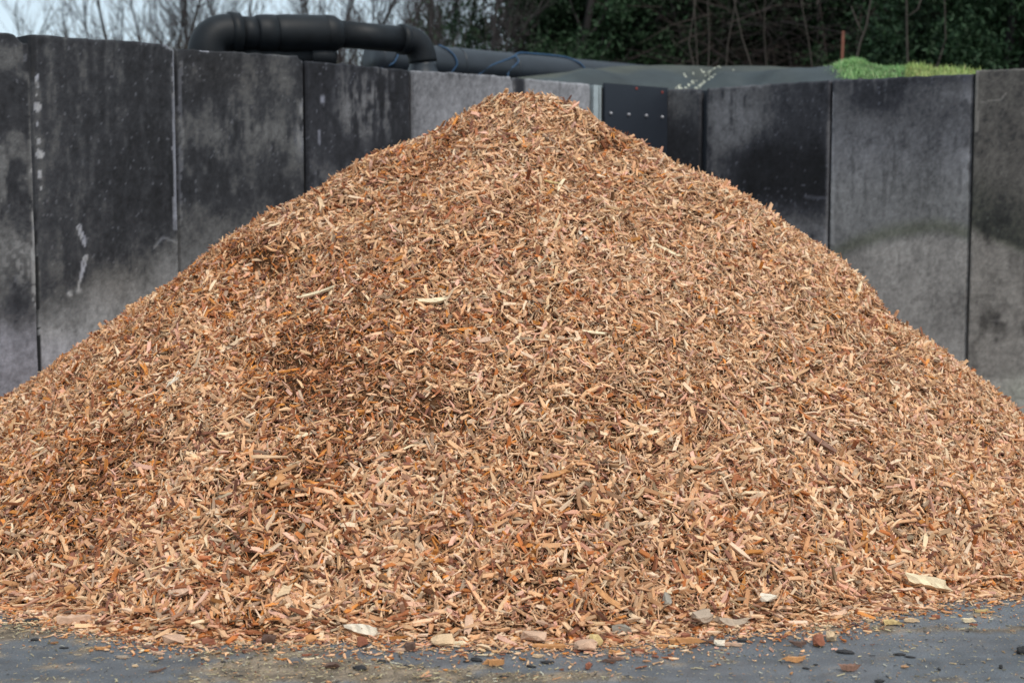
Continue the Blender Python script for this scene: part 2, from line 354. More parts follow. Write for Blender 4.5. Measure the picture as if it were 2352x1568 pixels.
for (u, v) in ((1393, 261), (1434, 264), (1474.5, 266.5), (1511, 269.5)):
    s, z = hit(u, v, A0, dL); p = A0 + dL * s; c = np.array([p[0], p[1], z])
    n3 = np.array([nL[0], nL[1], 0]); V, Fs = sweep([c + n3 * .045, c + n3 * .052, c + n3 * .062, c + n3 * .066], [.013, .013, .010, .003], 10)
    mesh_np('bolt', V - rl, Fs, M_BOLT, root, smooth=True)
for (u, v) in ((1453, 204.5), (1512, 213)):
    s, z = hit(u, v, A0, dL); p = A0 + dL * s; c = np.array([p[0], p[1], z])
    V, Fs = sweep([c + n3 * .045, c + n3 * .05, c + n3 * .054], [.012, .012, .006], 8)
    mesh_np('plug', V - rl, Fs, M_REDMARK, root)
# concrete backing behind the board
def backing():
    V, Fc = board_box(sa - .05, sb + .06, -.15, .01, -.02, -.02, za - .04, zb - .03)
    o = mesh_np('corner_pillar', V - rl, Fc, M_WALL, col=np.full((8, 3), .05)); o.location = rl
    tag(o, 'dark concrete corner pillar almost hidden behind the blue black board', 'concrete pillar')
backing()
# steel channel post
sa, za = hit(1360, 195.5, A0, dL); sb, _ = hit(1377, 196, A0, dL)
V, Fc = join([board_box(sa, sa + .058, .012, .02, 0, 0, za, za), board_box(sa, sa + .008, -.1, .0115, 0, 0, za - .002, za - .002),
              board_box(sa + .070, sb, .012, .02, 0, 0, za, za), board_box(sb - .008, sb, -.1, .0115, 0, 0, za - .002, za - .002), board_box(sa + .0085, sb - .0085, -.1, -.09, 0, 0, za - .003, za - .003)])
p = A0 + dL * sa
o = mesh_np('channel_post', V - np.array([*p, 0]), Fc, M_STEEL); o.location = (*p, 0)
tag(o, 'pale galvanised steel channel post standing between light grey panel and blue black board', 'steel post')
# set back black strip, painting the shade of the slit between the corner panels
s0, z0 = hit(1605, 205, CR, dR); s1, _ = hit(1628, 205, CR, dR)
V, Fc = board_box(s0, s1, -.145, -.05, 0, 0, z0 - .01, z0 - .01, CR, dR, nR)
p = CR + dR * s0; o = mesh_np('gap_strip', V - np.array([*p, 0]), Fc, M_SHEET); o.location = (*p, 0)
tag(o, 'set back black strip standing in for the dark of the slit between the narrow panel and the soot stained panel', 'joint strip')

# ------------------------------------------------------------------ ground
def axis(lo, hi, st, far):
    a = list(np.arange(lo, hi + st, st)); x = hi; g = st
    while x < far: g *= 1.35; x += g; a.append(x)
    x = lo; g = st
    while x > -far: g *= 1.35; x -= g; a.insert(0, x)
    return np.array(a)
gx = axis(-3.2, 3.2, .022, 400); gy = axis(4.2, 7.4, .022, 400)
GX, GY = np.meshgrid(gx, gy)
def dirt(x, y):
    u, v = proj(np.stack([x, y, np.zeros_like(x)], -1))
    w_ = (fbm(x * 2, y * 3, 301, 3) - .5)
    m = np.zeros_like(x)
    def g(cu, cv, ru, rv, k): return k * np.exp(-(((u - cu) / ru) ** 2 + ((v - cv) / rv) ** 2))
    for a in ((90, 1445, 150, 28, 1.0), (0, 1490, 70, 60, .6), (620, 1500, 190, 26, .85), (760, 1540, 230, 24, 1.1), (1000, 1552, 200, 22, .8), (1330, 1556, 120, 14, 1.0), (600, 1565, 160, 20, .6),
              (2150, 1447, 240, 9, .9), (1900, 1440, 120, 10, .5), (1950, 1495, 60, 10, .4), (2260, 1412, 120, 8, .5), (2150, 1560, 220, 8, .5), (420, 1540, 160, 22, .25), (1700, 1520, 200, 6, .2)):
        m = m + g(*a)
    fine = fbm(x * 9, y * 14, 311, 4)
    inside = np.isfinite(u)
    outer = .5 * sstep(.5, .7, fbm(x * .6, y * .9, 321, 3))
    near = (np.abs(x) < 3) & (y > 4.6) & (y < 8)
    m = np.where(near, m, outer)
    return np.clip(sstep(.25, .85, m + 1.9 * (fine - .5) + .8 * w_), 0, 1)
D = dirt(GX, GY)
f1 = fbm(GX * 1.2, GY * 2.2, 331, 4); f2 = fbm(GX * 14, GY * 16, 341, 3)
strk = fbm(GX * .9, GY * 16, 347, 3)
asph = np.stack([.10 + 0 * f1, .107 + 0 * f1, .116 + 0 * f1], -1) * (.1 + .6 * f1 + .7 * f2 + .5 * strk)[..., None]
soil = np.stack([.205 + 0 * f1, .155 + 0 * f1, .108 + 0 * f1], -1) * (.0 + 1.8 * f2)[..., None]
GC = asph * (1 - D[..., None]) + soil * D[..., None]
far = sstep(14, 18, np.hypot(GX, GY))[..., None]; GC = GC * (1 - far) + np.array([.05, .055, .03]) * far
GZ = (D * .006 * f2) * (np.abs(GX) < 4) * (GY < 8)
GV = np.stack([GX, GY, GZ], -1).reshape(-1, 3); ids = np.arange(GX.size).reshape(GX.shape)
GF = np.stack([ids[:-1, :-1], ids[:-1, 1:], ids[1:, 1:], ids[1:, :-1]], -1).reshape(-1, 4)
m, nt, b = new_mat('damp_tarmac')
a = N(nt, 'ShaderNodeAttribute', attribute_name='Col'); tc = N(nt, 'ShaderNodeTexCoord')
n1 = noise(nt, 140, tc.outputs['Object'], 4, .7); n2 = noise(nt, 2.2, tc.outputs['Object'], 4); n3_ = noise(nt, 420, tc.outputs['Object'], 2)
c = mulcol(nt, a.outputs['Color'], remap(nt, n1.outputs[0], .3, .7, .45, 1.6)); nt.links.new(c, b.inputs['Base Color'])
g_ = N(nt, 'ShaderNodeAttribute', attribute_name='g')
sx = N(nt, 'ShaderNodeSeparateXYZ'); nt.links.new(g_.outputs['Vector'], sx.inputs[0])
rr = remap(nt, n2.outputs[0], .35, .65, .42, .66); ad = N(nt, 'ShaderNodeMath', operation='MULTIPLY_ADD'); nt.links.new(sx.outputs[0], ad.inputs[0]); ad.inputs[1].default_value = .4; nt.links.new(rr, ad.inputs[2])
nt.links.new(ad.outputs[0], b.inputs['Roughness']); b.inputs['Specular IOR Level'].default_value = .5
bump(nt, b, n1.outputs[0], .35, .004)
o = mesh_np('ground', GV, GF, m, col=GC.reshape(-1, 3), g=np.stack([D, D, D], -1).reshape(-1, 3)); tag(o, kind='structure')

# ------------------------------------------------------------------ the heap's surface
C0 = np.array([0.06, 8.65]); TOP = 2.33
FT = np.array([(-180, 3.7), (-90, 3.95), (-50, 3.7), (-36.2, 3.65), (-31.5, 3.67), (-26.7, 3.67), (-21.3, 3.67), (-14.1, 3.5), (-7.5, 3.42), (-.9, 3.41), (3.7, 3.45), (8, 3.42), (14.1, 3.37), (20.5, 3.38), (27, 3.3), (33.2, 3.32), (37.9, 3.45), (60, 3.5), (90, 3.6), (180, 3.7)])
RHO = np.linspace(0, 4.0, 41)
LZ = np.array([2.354, 2.333, 2.306, 2.245, 2.178, 2.111, 2.069, 2.033, 1.997, 1.957, 1.901, 1.843, 1.761, 1.712, 1.667, 1.622, 1.562, 1.5, 1.438, 1.365, 1.275, 1.198, 1.135, 1.07, 1.0, 0.927, 0.856, 0.786, 0.714, 0.631, 0.579, 0.521, 0.457, 0.398, 0.347, 0.306, 0.275, 0.253, 0.239, 0.231, 0.225])
RZ = np.array([2.35, 2.329, 2.318, 2.268, 2.213, 2.136, 2.094, 2.047, 1.99, 1.919, 1.87, 1.835, 1.79, 1.726, 1.66, 1.592, 1.524, 1.464, 1.408, 1.333, 1.239, 1.123, 1.003, 0.938, 0.874, 0.802, 0.73, 0.656, 0.578, 0.483, 0.395, 0.313, 0.238, 0.173, 0.116, 0.07, 0.034, 0.009, -0.009, -0.021, -0.031])
def heap0(X, Y):
    dx = X - C0[0]; dy = C0[1] - Y; r = np.hypot(dx, dy); th = np.degrees(np.arctan2(dx, dy))
    zl = np.interp(r, RHO, LZ); zr = np.interp(r, RHO, RZ); Rf = np.interp(th, FT[:, 0], FT[:, 1])
    q = np.clip(r / Rf, 0, 2); zf = TOP * (1 - q) + .05 * np.sin(np.pi * np.clip(q, 0, 1)); zf = np.where(q > 1, -.02 - (q - 1) * .3, zf)
    w_ = np.clip((abs(th) - 40) / 35, 0, 1); w_ = w_ * w_ * (3 - 2 * w_)
    zs = np.where(th < 0, zl, zr); back = sstep(100, 140, np.abs(th)); w_ = w_ * (1 - back)
    z = zf * (1 - w_) + zs * w_; near = np.exp(-(r / .22) ** 2); zt = np.where(dx < 0, zl, zr)
    return z * (1 - near) + near * np.minimum(zt, TOP)
def heap(X, Y):
    z = heap0(X, Y); th = np.degrees(np.arctan2(X - C0[0], C0[1] - Y)); r = np.hypot(X - C0[0], Y - C0[1])
    amp = sstep(.02, .35, z) * (1 - sstep(60, 85, np.abs(th))) * sstep(.25, .7, r)
    lump = (fbm(X * 1.6, Y * 1.6, 401, 3) - .5) * .17 + (fbm(X * 6, Y * 6, 411, 3) - .5) * .055
    u, v = proj(np.stack([X, Y, z], -1))
    def g(cu, cv, ru, rv): return np.exp(-(((u - cu) / ru) ** 2 + ((v - cv) / rv) ** 2))
    feat = 1.0 * (-.07 * g(1010, 960, 110, 32) + .05 * g(1010, 905, 130, 35) - .06 * g(640, 600, 110, 25) + .04 * g(640, 555, 120, 25) - .05 * g(600, 830, 160, 25) \
        - .06 * g(1395, 320, 45, 28) + .035 * g(1330, 285, 50, 25) - .04 * g(2010, 730, 50, 40) + .03 * g(1960, 690, 40, 30) - .03 * g(1150, 740, 130, 20) - .05 * g(860, 470, 120, 15) - .05 * g(1500, 1010, 150, 22) - .05 * g(950, 1240, 160, 20))
    return z + amp * (lump + feat) - .012
hx = np.arange(-4.4, 4.7, .03); hy = np.arange(4.9, 12.6, .03)
HX, HY = np.meshgrid(hx, hy); HZ = heap(HX, HY) - .025
# keep it inside the walls: push points beyond a wall onto it
okv = in_yard(HX, HY, .0)
for P_, n_ in ((A0, nL), (B0, nR)):
    dd = (HX - P_[0]) * n_[0] + (HY - P_[1]) * n_[1]; k = np.where(dd < .03, .03 - dd, 0); 
    HX = np.where(k < .06, HX + n_[0] * k, HX); HY = np.where(k < .06, HY + n_[1] * k, HY)
keep = in_yard(HX, HY, .02) & (HZ > -.03); ids = np.arange(HX.size).reshape(HX.shape)
kq = keep[:-1, :-1] & keep[:-1, 1:] & keep[1:, 1:] & keep[1:, :-1]
HF = np.stack([ids[:-1, :-1], ids[:-1, 1:], ids[1:, 1:], ids[1:, :-1]], -1)[kq]
used = np.unique(HF); rm = np.full(HX.size, -1); rm[used] = np.arange(len(used)); HF = rm[HF]
HV = np.stack([HX, HY, HZ], -1).reshape(-1, 3)[used]

# palette -----------------------------------------------------------------
PAL = np.array([(.68, .46, .27), (.78, .57, .36), (.60, .38, .215), (.50, .285, .145), (.60, .36, .25), (.42, .155, .045), (.56, .25, .06), (.30, .12, .055), (.22, .10, .065), (.86, .71, .51), (.36, .27, .19), (.70, .46, .35)])
PW = np.array([.18, .18, .14, .13, .06, .045, .03, .08, .055, .13, .04, .04]); PW /= PW.sum()
DARK = np.array([.07, .04, .12, .20, .06, .17, .10, .14, .06, .015, .025, .03]); DARK /= DARK.sum()
PALE = np.array([.22, .26, .11, .08, .06, .02, .015, .04, .03, .22, .02, .06]); PALE /= PALE.sum()
def zone(u, v, X, Y):
    """0 fresh pale wood ... 1 darker, finer, more bark, in set bands and hollows"""
    def g(cu, cv, ru, rv, k=1): return k * np.exp(-(((u - cu) / ru) ** 2 + ((v - cv) / rv) ** 2))
    d = .38 + .55 * (fbm(X * 2.2, Y * 2.2, 501, 4) - .5) * 2
    d = d + g(640, 590, 170, 45, .42) + g(700, 800, 460, 100, .28) + g(500, 680, 300, 60, .2) + g(1010, 955, 150, 42, .45) + g(1400, 320, 60, 40, .6) + g(150, 1000, 260, 170, .3) + g(2010, 720, 60, 45, .5) + g(830, 880, 260, 60, .3) + g(860, 480, 140, 22, .35)
    d = d + .10 * sstep(1100, 300, u) - g(1700, 600, 420, 230, .42) - g(2000, 900, 350, 250, .2) - g(1230, 290, 130, 60, .3) - g(1800, 1000, 500, 250, .15) - g(1200, 1420, 900, 50, .25) - g(900, 690, 200, 30, .25)
    return np.clip(d, 0, 1)

QF3 = np.array([[0, 1, 2, 3], [0, 4, 5, 1], [1, 5, 6, 2], [2, 6, 7, 3], [3, 7, 4, 0], [4, 8, 9, 5], [5, 9, 10, 6], [6, 10, 11, 7], [7, 11, 8, 4], [8, 11, 10, 9]])
QF2 = np.array([[0, 1, 2, 3], [0, 4, 5, 1], [1, 5, 6, 2], [2, 6, 7, 3], [3, 7, 4, 0], [4, 7, 6, 5]])
def chips(center, Rm, L, W, T, sec=3):
    n = len(L); us = (-1, 0, 1) if sec == 3 else (-1, 1)
    bend = rng.normal(0, .07, n) * L; bendy = rng.normal(0, .04, n) * L; V = np.zeros((n, sec * 4, 3)); G = np.zeros((n, sec * 4, 3))
    tap = [1 - rng.random(n) ** 1.5 * .85, np.ones(n), 1 - rng.random(n) ** 1.5 * .85] if sec == 3 else [1 - rng.random(n) ** 1.3 * .8, 1 - rng.random(n) ** 1.3 * .8]
    rg = rng.random(n) * 20; tw = rng.normal(0, .25, n)
    for k, u_ in enumerate(us):
        mid = rng.normal(0, .12, n) if (sec == 3 and k == 1) else 0
        for j, (y, z) in enumerate(((-1, -1), (1, -1), (1, 1), (-1, 1))):
            jit = rng.normal(0, .09, n) * L * .5 if u_ != 0 else 0
            if u_ != 0: jit = jit + np.sign(u_) * 0 + rng.normal(0, .35, n) * W * .5
            wy = y * W * .5 * tap[k] * (1 + rng.normal(0, .1, n)); wz = z * T * .5 * (.6 + .4 * tap[k])
            c_, s_ = np.cos(tw * u_), np.sin(tw * u_)
            V[:, k * 4 + j, 0] = (u_ + mid) * L * .5 + jit
            V[:, k * 4 + j, 1] = wy * c_ - wz * s_ + bendy * (u_ * u_ - .5)
            V[:, k * 4 + j, 2] = wy * s_ + wz * c_ + bend * (u_ * u_ - .5)
            G[:, k * 4 + j, 0] = u_ * L * 60 + rg; G[:, k * 4 + j, 1] = y * W * 60 + rg * 1.7; G[:, k * 4 + j, 2] = z * T * 60
    V = np.einsum('nij,nkj->nki', Rm, V) + center[:, None, :]
    Fq = (QF3 if sec == 3 else QF2)[None] + (np.arange(n) * sec * 4)[:, None, None]
    return V.reshape(-1, 3), Fq.reshape(-1, 4), G.reshape(-1, 3)
def frames(nrm, tilt, az=None):
    n = len(nrm); az = rng.random(n) * 2 * math.pi if az is None else az
    t = np.cross(nrm, np.array([0, 1., .01])); t /= np.linalg.norm(t, axis=1)[:, None]; b_ = np.cross(nrm, t)
    x = np.cos(az)[:, None] * t + np.sin(az)[:, None] * b_
    e = rng.normal(0, 1, n) * tilt; x = x * np.cos(e)[:, None] + nrm * np.sin(e)[:, None]
    r = rng.normal(0, 1, n) * .55; y = np.cross(nrm, x); y /= np.linalg.norm(y, axis=1)[:, None]; z = np.cross(x, y)
    y2 = y * np.cos(r)[:, None] + z * np.sin(r)[:, None]; z2 = -y * np.sin(r)[:, None] + z * np.cos(r)[:, None]
    return np.stack([x, y2, z2], -1)
def pal(n, zz):
    c = np.empty((n, 3)); r = rng.random(n); k = rng.random(n)
    idx = np.searchsorted(np.cumsum(PW), r); iD = np.searchsorted(np.cumsum(DARK), r); iP = np.searchsorted(np.cumsum(PALE), r)
    idx = np.where(k < (zz - .4) * 1.8, iD, idx); idx = np.where(k < (.4 - zz) * 2.2, iP, idx); idx = np.clip(idx, 0, len(PAL) - 1)
    c = PAL[idx] * np.array([.95, .815, .745]) * (1 + rng.normal(0, .25, n))[:, None] * (1 + rng.normal(0, .018, (n, 3)))
    return np.maximum(c, .02) * np.minimum(1, .80 / np.maximum(c.max(1), 1e-6))[:, None]

def heap_chips(n_try, Lmed, Lsig, wr, layer, tilt, sec, lift=0.0, big_low=0.0, x0=-3.9, x1=4.3, y0=5.0, y1=11.0):
    X = rng.uniform(x0, x1, n_try); Y = rng.uniform(y0, y1, n_try); e = .03
    Z = heap(X, Y); gxn = (heap(X + e, Y) - heap(X - e, Y)) / (2 * e); gyn = (heap(X, Y + e) - heap(X, Y - e)) / (2 * e)
    nr = np.stack([-gxn, -gyn, np.ones_like(gxn)], -1); sl = np.linalg.norm(nr, axis=1); nr /= sl[:, None]
    view = -(X * nr[:, 0] + Y * nr[:, 1] + (Z - 1.6) * nr[:, 2]) / np.sqrt(X ** 2 + Y ** 2 + (Z - 1.6) ** 2)
    u, v = proj(np.stack([X, Y, Z], -1))
    dens = np.where(view > -.12, 1, .12) * np.where((u > -160) & (u < 2520), 1, .25)
    # ragged foot
    ok = in_yard(X, Y, .05) & (rng.random(n_try) < dens) & (Z + (fbm(X * 3.5, Y * 3.5, 77, 3) - .5) * .07 > -.01 - .02 * rng.random(n_try) ** 3) & (rng.random(n_try) < sl / 1.45)
    X, Y, Z, nr, u, v = X[ok], Y[ok], Z[ok], nr[ok], u[ok], v[ok]; n = len(X)
    zz = zone(u, v, X, Y)
    if Lmed > .03:          # matted patches where the fines show
        kp = rng.random(n) > .28 * sstep(.5, .95, zz + .5 * (fbm(X * 5, Y * 5, 88, 3) - .5)); X, Y, Z, nr, u, v, zz = X[kp], Y[kp], Z[kp], nr[kp], u[kp], v[kp], zz[kp]; n = len(X)
    L = Lmed * np.exp(rng.normal(0, Lsig, n)) * (.62 + .8 * fbm(X * 3.2 + Lmed * 90, Y * 3.2, 93, 3)); L *= 1 - .2 * sstep(.45, .9, zz)
    if big_low: L *= 1 + big_low * sstep(.7, .05, Z)
    L = np.clip(L, .006, .15); W = L * np.clip(np.exp(rng.normal(math.log(wr), .45, n)), .06, .8); W = np.clip(W, .0015, .019); T = W * rng.uniform(.25, .8, n); T = np.clip(T, .001, .01)
    off = rng.uniform(-layer, layer * .25, n) + lift
    Zc = np.maximum(Z + off, .004 + T * .5)
    thin = Z < .06
    tl = np.where(thin, tilt * .35, tilt)
    cen = np.stack([X, Y, Zc], -1)
    Rm = frames(np.where(thin[:, None], np.array([0, 0, 1.]), nr), tl)
    c = pal(n, zz)
    V, Fq, G = chips(cen, Rm, L, W, T, sec)
    V[:, 2] = np.maximum(V[:, 2], .001)
    return V, Fq, G, np.repeat(c, sec * 4, 0)
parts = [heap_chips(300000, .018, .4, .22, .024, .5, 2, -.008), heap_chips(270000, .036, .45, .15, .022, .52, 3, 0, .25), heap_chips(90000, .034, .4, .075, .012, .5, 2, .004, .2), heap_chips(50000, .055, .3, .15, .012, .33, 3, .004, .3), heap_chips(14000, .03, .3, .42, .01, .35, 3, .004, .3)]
parts[0][3][:] *= np.array([.76, .70, .64])      # fines darkened and browned: shade of the chip gaps painted into their colour
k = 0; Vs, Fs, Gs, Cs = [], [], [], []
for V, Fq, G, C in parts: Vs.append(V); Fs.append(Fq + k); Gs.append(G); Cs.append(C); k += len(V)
nchip = k
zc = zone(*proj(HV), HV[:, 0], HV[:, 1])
base_c = np.array([.16, .075, .035]) * (1 - .35 * zc[:, None])  # dark brown core, so the shade deep between chips is in its colour
heap_root = empty('wood_chip_heap', (C0[0], C0[1], 0)); off0 = np.array([C0[0], C0[1], 0])
tag(heap_root, 'huge cone of fresh orange tan wood chips heaped on the tarmac against the corner walls', 'wood chip heap')
o = mesh_np('core', HV - off0, HF, M_PILE, heap_root, col=base_c)
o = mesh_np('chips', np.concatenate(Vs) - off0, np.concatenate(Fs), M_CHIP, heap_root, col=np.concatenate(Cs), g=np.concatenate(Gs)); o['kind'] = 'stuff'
print('chip verts', nchip, 'faces', sum(len(f) for f in Fs))
# ------------------------------------------------------------------ single chips, chunks and clods
CHIPC = dict(cream=(.76, .61, .40), tan=(.62, .43, .26), orange=(.52, .25, .10), red=(.28, .10, .055), brown=(.24, .13, .09), pink=(.58, .37, .25), white=(.70, .60, .47), grey=(.40, .30, .22), yellow=(.56, .40, .18), bark=(.13, .075, .055), stone=(.30, .26, .21))
def chip_object(name, u, v, L, W, T, color, az, label, cat, on='ground', pitch=0.0, roll=0.0, chunk=False, group=None):
    """L, W, T in metres; az = heading of the long side seen from above (0 = across the picture)"""
    if on == 'ground':
        p = onz(u, v, T * .5)
        nrm = np.array([0, 0, 1.])
    else:
        p = None; d = ray(u, v)
        for Y in np.arange(4.9, 11, .01):
            q = d * Y / d[1] + np.array([0, 0, 1.6])
            if q[2] < heap(q[:1], q[1:2])[0] + .012: p = q; break
        if p is None: p = onz(u, v, .01)
        e = .05; x_, y_ = p[:1], p[1:2]
        nrm = np.array([-(heap(x_ + e, y_) - heap(x_ - e, y_))[0] / (2 * e), -(heap(x_, y_ + e) - heap(x_, y_ - e))[0] / (2 * e), 1.]); nrm /= np.linalg.norm(nrm)
        p = p + nrm * T * .35
    t = np.array([1., 0, 0]) - nrm * nrm[0]; t /= np.linalg.norm(t); b_ = np.cross(nrm, t)
    x = math.cos(az) * t + math.sin(az) * b_; x = x * math.cos(pitch) + nrm * math.sin(pitch)
    y = np.cross(nrm, x); y /= np.linalg.norm(y); z = np.cross(x, y)
    y, z = y * math.cos(roll) + z * math.sin(roll), -y * math.sin(roll) + z * math.cos(roll)
    r = random.random() * 30; rs = np.random.default_rng(int(u * 13 + v * 7))
    if chunk:
        import bmesh
        bm = bmesh.new()
        for _ in range(22):
            q = rs.uniform(-1, 1, 3); m_ = np.abs(q).max(); q = q / m_ * rs.uniform(.72, 1.0); q = q * (1 - .25 * (np.abs(q[[1, 2, 0]]) ** 3))
            bm.verts.new(q)
        rr_ = bmesh.ops.convex_hull(bm, input=bm.verts[:]); bmesh.ops.delete(bm, geom=[e for e in bm.verts if not e.link_faces], context='VERTS')
        bmesh.ops.subdivide_edges(bm, edges=bm.edges[:], cuts=1, use_grid_fill=True)
        bmesh.ops.triangulate(bm, faces=bm.faces[:]); bm.verts.index_update()
        Q = np.array([w_.co[:] for w_ in bm.verts]) + rs.normal(0, .045, (len(bm.verts), 3)); Fs = [np.array([[w_.index for w_ in f.verts] for f in bm.faces])]; bm.free()
        V = Q[:, :1] * L / 2 * x + Q[:, 1:2] * W / 2 * y + Q[:, 2:] * T / 2 * z; G = Q * [L * 60, W * 60, T * 60] + r
    else:
        ns, sides = 9, 6; W = W * .85; qs = np.linspace(-1, 1, ns); cy = np.array([-1, 0, 1, 1, 0, -1]); cz = np.array([-1, -.9, -1, 1, .9, 1])
        t0, t1 = rs.uniform(.45, .95, 2); bw = rs.normal(0, .08) * L; bz = abs(rs.normal(0, .04)) * L; V = []; G = []
        endj = rs.normal(0, .45, (2, 6)) * W
        for k_, q in enumerate(qs):
            tp = (1 - max(0, -q - .3) / .7 * (1 - t0)) * (1 - max(0, q - .3) / .7 * (1 - t1)) * rs.uniform(.9, 1.07)
            for j_ in range(6):
                xx = q * L / 2 + (endj[0, j_] if k_ == 0 else endj[1, j_] if k_ == ns - 1 else 0)
                yy = cy[j_] * W / 2 * tp * rs.uniform(.93, 1.05) + bw * (q * q - .5); zz = cz[j_] * T / 2 * (.55 + .45 * tp) + bz * (q * q - .4)
                V.append(x * (xx + rs.normal(0, .02) * L) + y * yy + z * (zz + rs.normal(0, .08) * T)); G.append((xx * 60 + r, yy * 120 + r, zz * 120))
        V = np.array(V); ids = np.arange(ns * sides).reshape(ns, sides); nx = np.roll(ids, -1, 1)
        Fs = [np.stack([ids[:-1], nx[:-1], nx[1:], ids[1:]], -1).reshape(-1, 4), ids[0][::-1][None], ids[-1][None]]
    if on == 'ground': V[:, 2] -= V[:, 2].min(); p = np.array([p[0], p[1], .002])
    C = np.array(CHIPC[color]) * (1 + .35 * (np.random.default_rng(int(u * 7 + v)).random((len(V), 1)) - .5))
    o = mesh_np(name, V, Fs, M_CHIP, col=C, g=np.array(G)); o.location = p
    return tag(o, label, cat, group)
def clod(u, v, L, W, T, label, color=(.02, .018, .02), name='mud_clod', cat='mud clod', group=None, twiggy=0):
    p = onz(u, v, T * .4); n = 26; r_ = np.random.default_rng(int(u * 3 + v))
    import bmesh
    bm = bmesh.new(); bmesh.ops.create_icosphere(bm, subdivisions=3, radius=1)
    sd_ = r_.random() * 50
    for q in bm.verts:
        c = np.array(q.co); k = .62 + .75 * fbm(np.array([c[0] * 2.2 + sd_]), np.array([c[1] * 2.2 + c[2] * 1.7]), int(sd_), 3)[0]
        q.co = (c[0] * L / 2 * k, c[1] * W / 2 * k, max(c[2] * T / 2 * k * 1.1, -T * .35))
    lo = min(q.co.z for q in bm.verts)
    for q in bm.verts: q.co.z -= lo
    me = bpy.data.meshes.new(name); bm.to_mesh(me); bm.free(); me.materials.append(M_CLOD)
    o = bpy.data.objects.new(name, me); COL.objects.link(o); o.location = (p[0], p[1], .001); o.rotation_euler = (0, 0, r_.uniform(-.4, .4))
    return tag(o, label, cat, group)
mm = .001
G_ = 'ground'; H_ = 'heap'
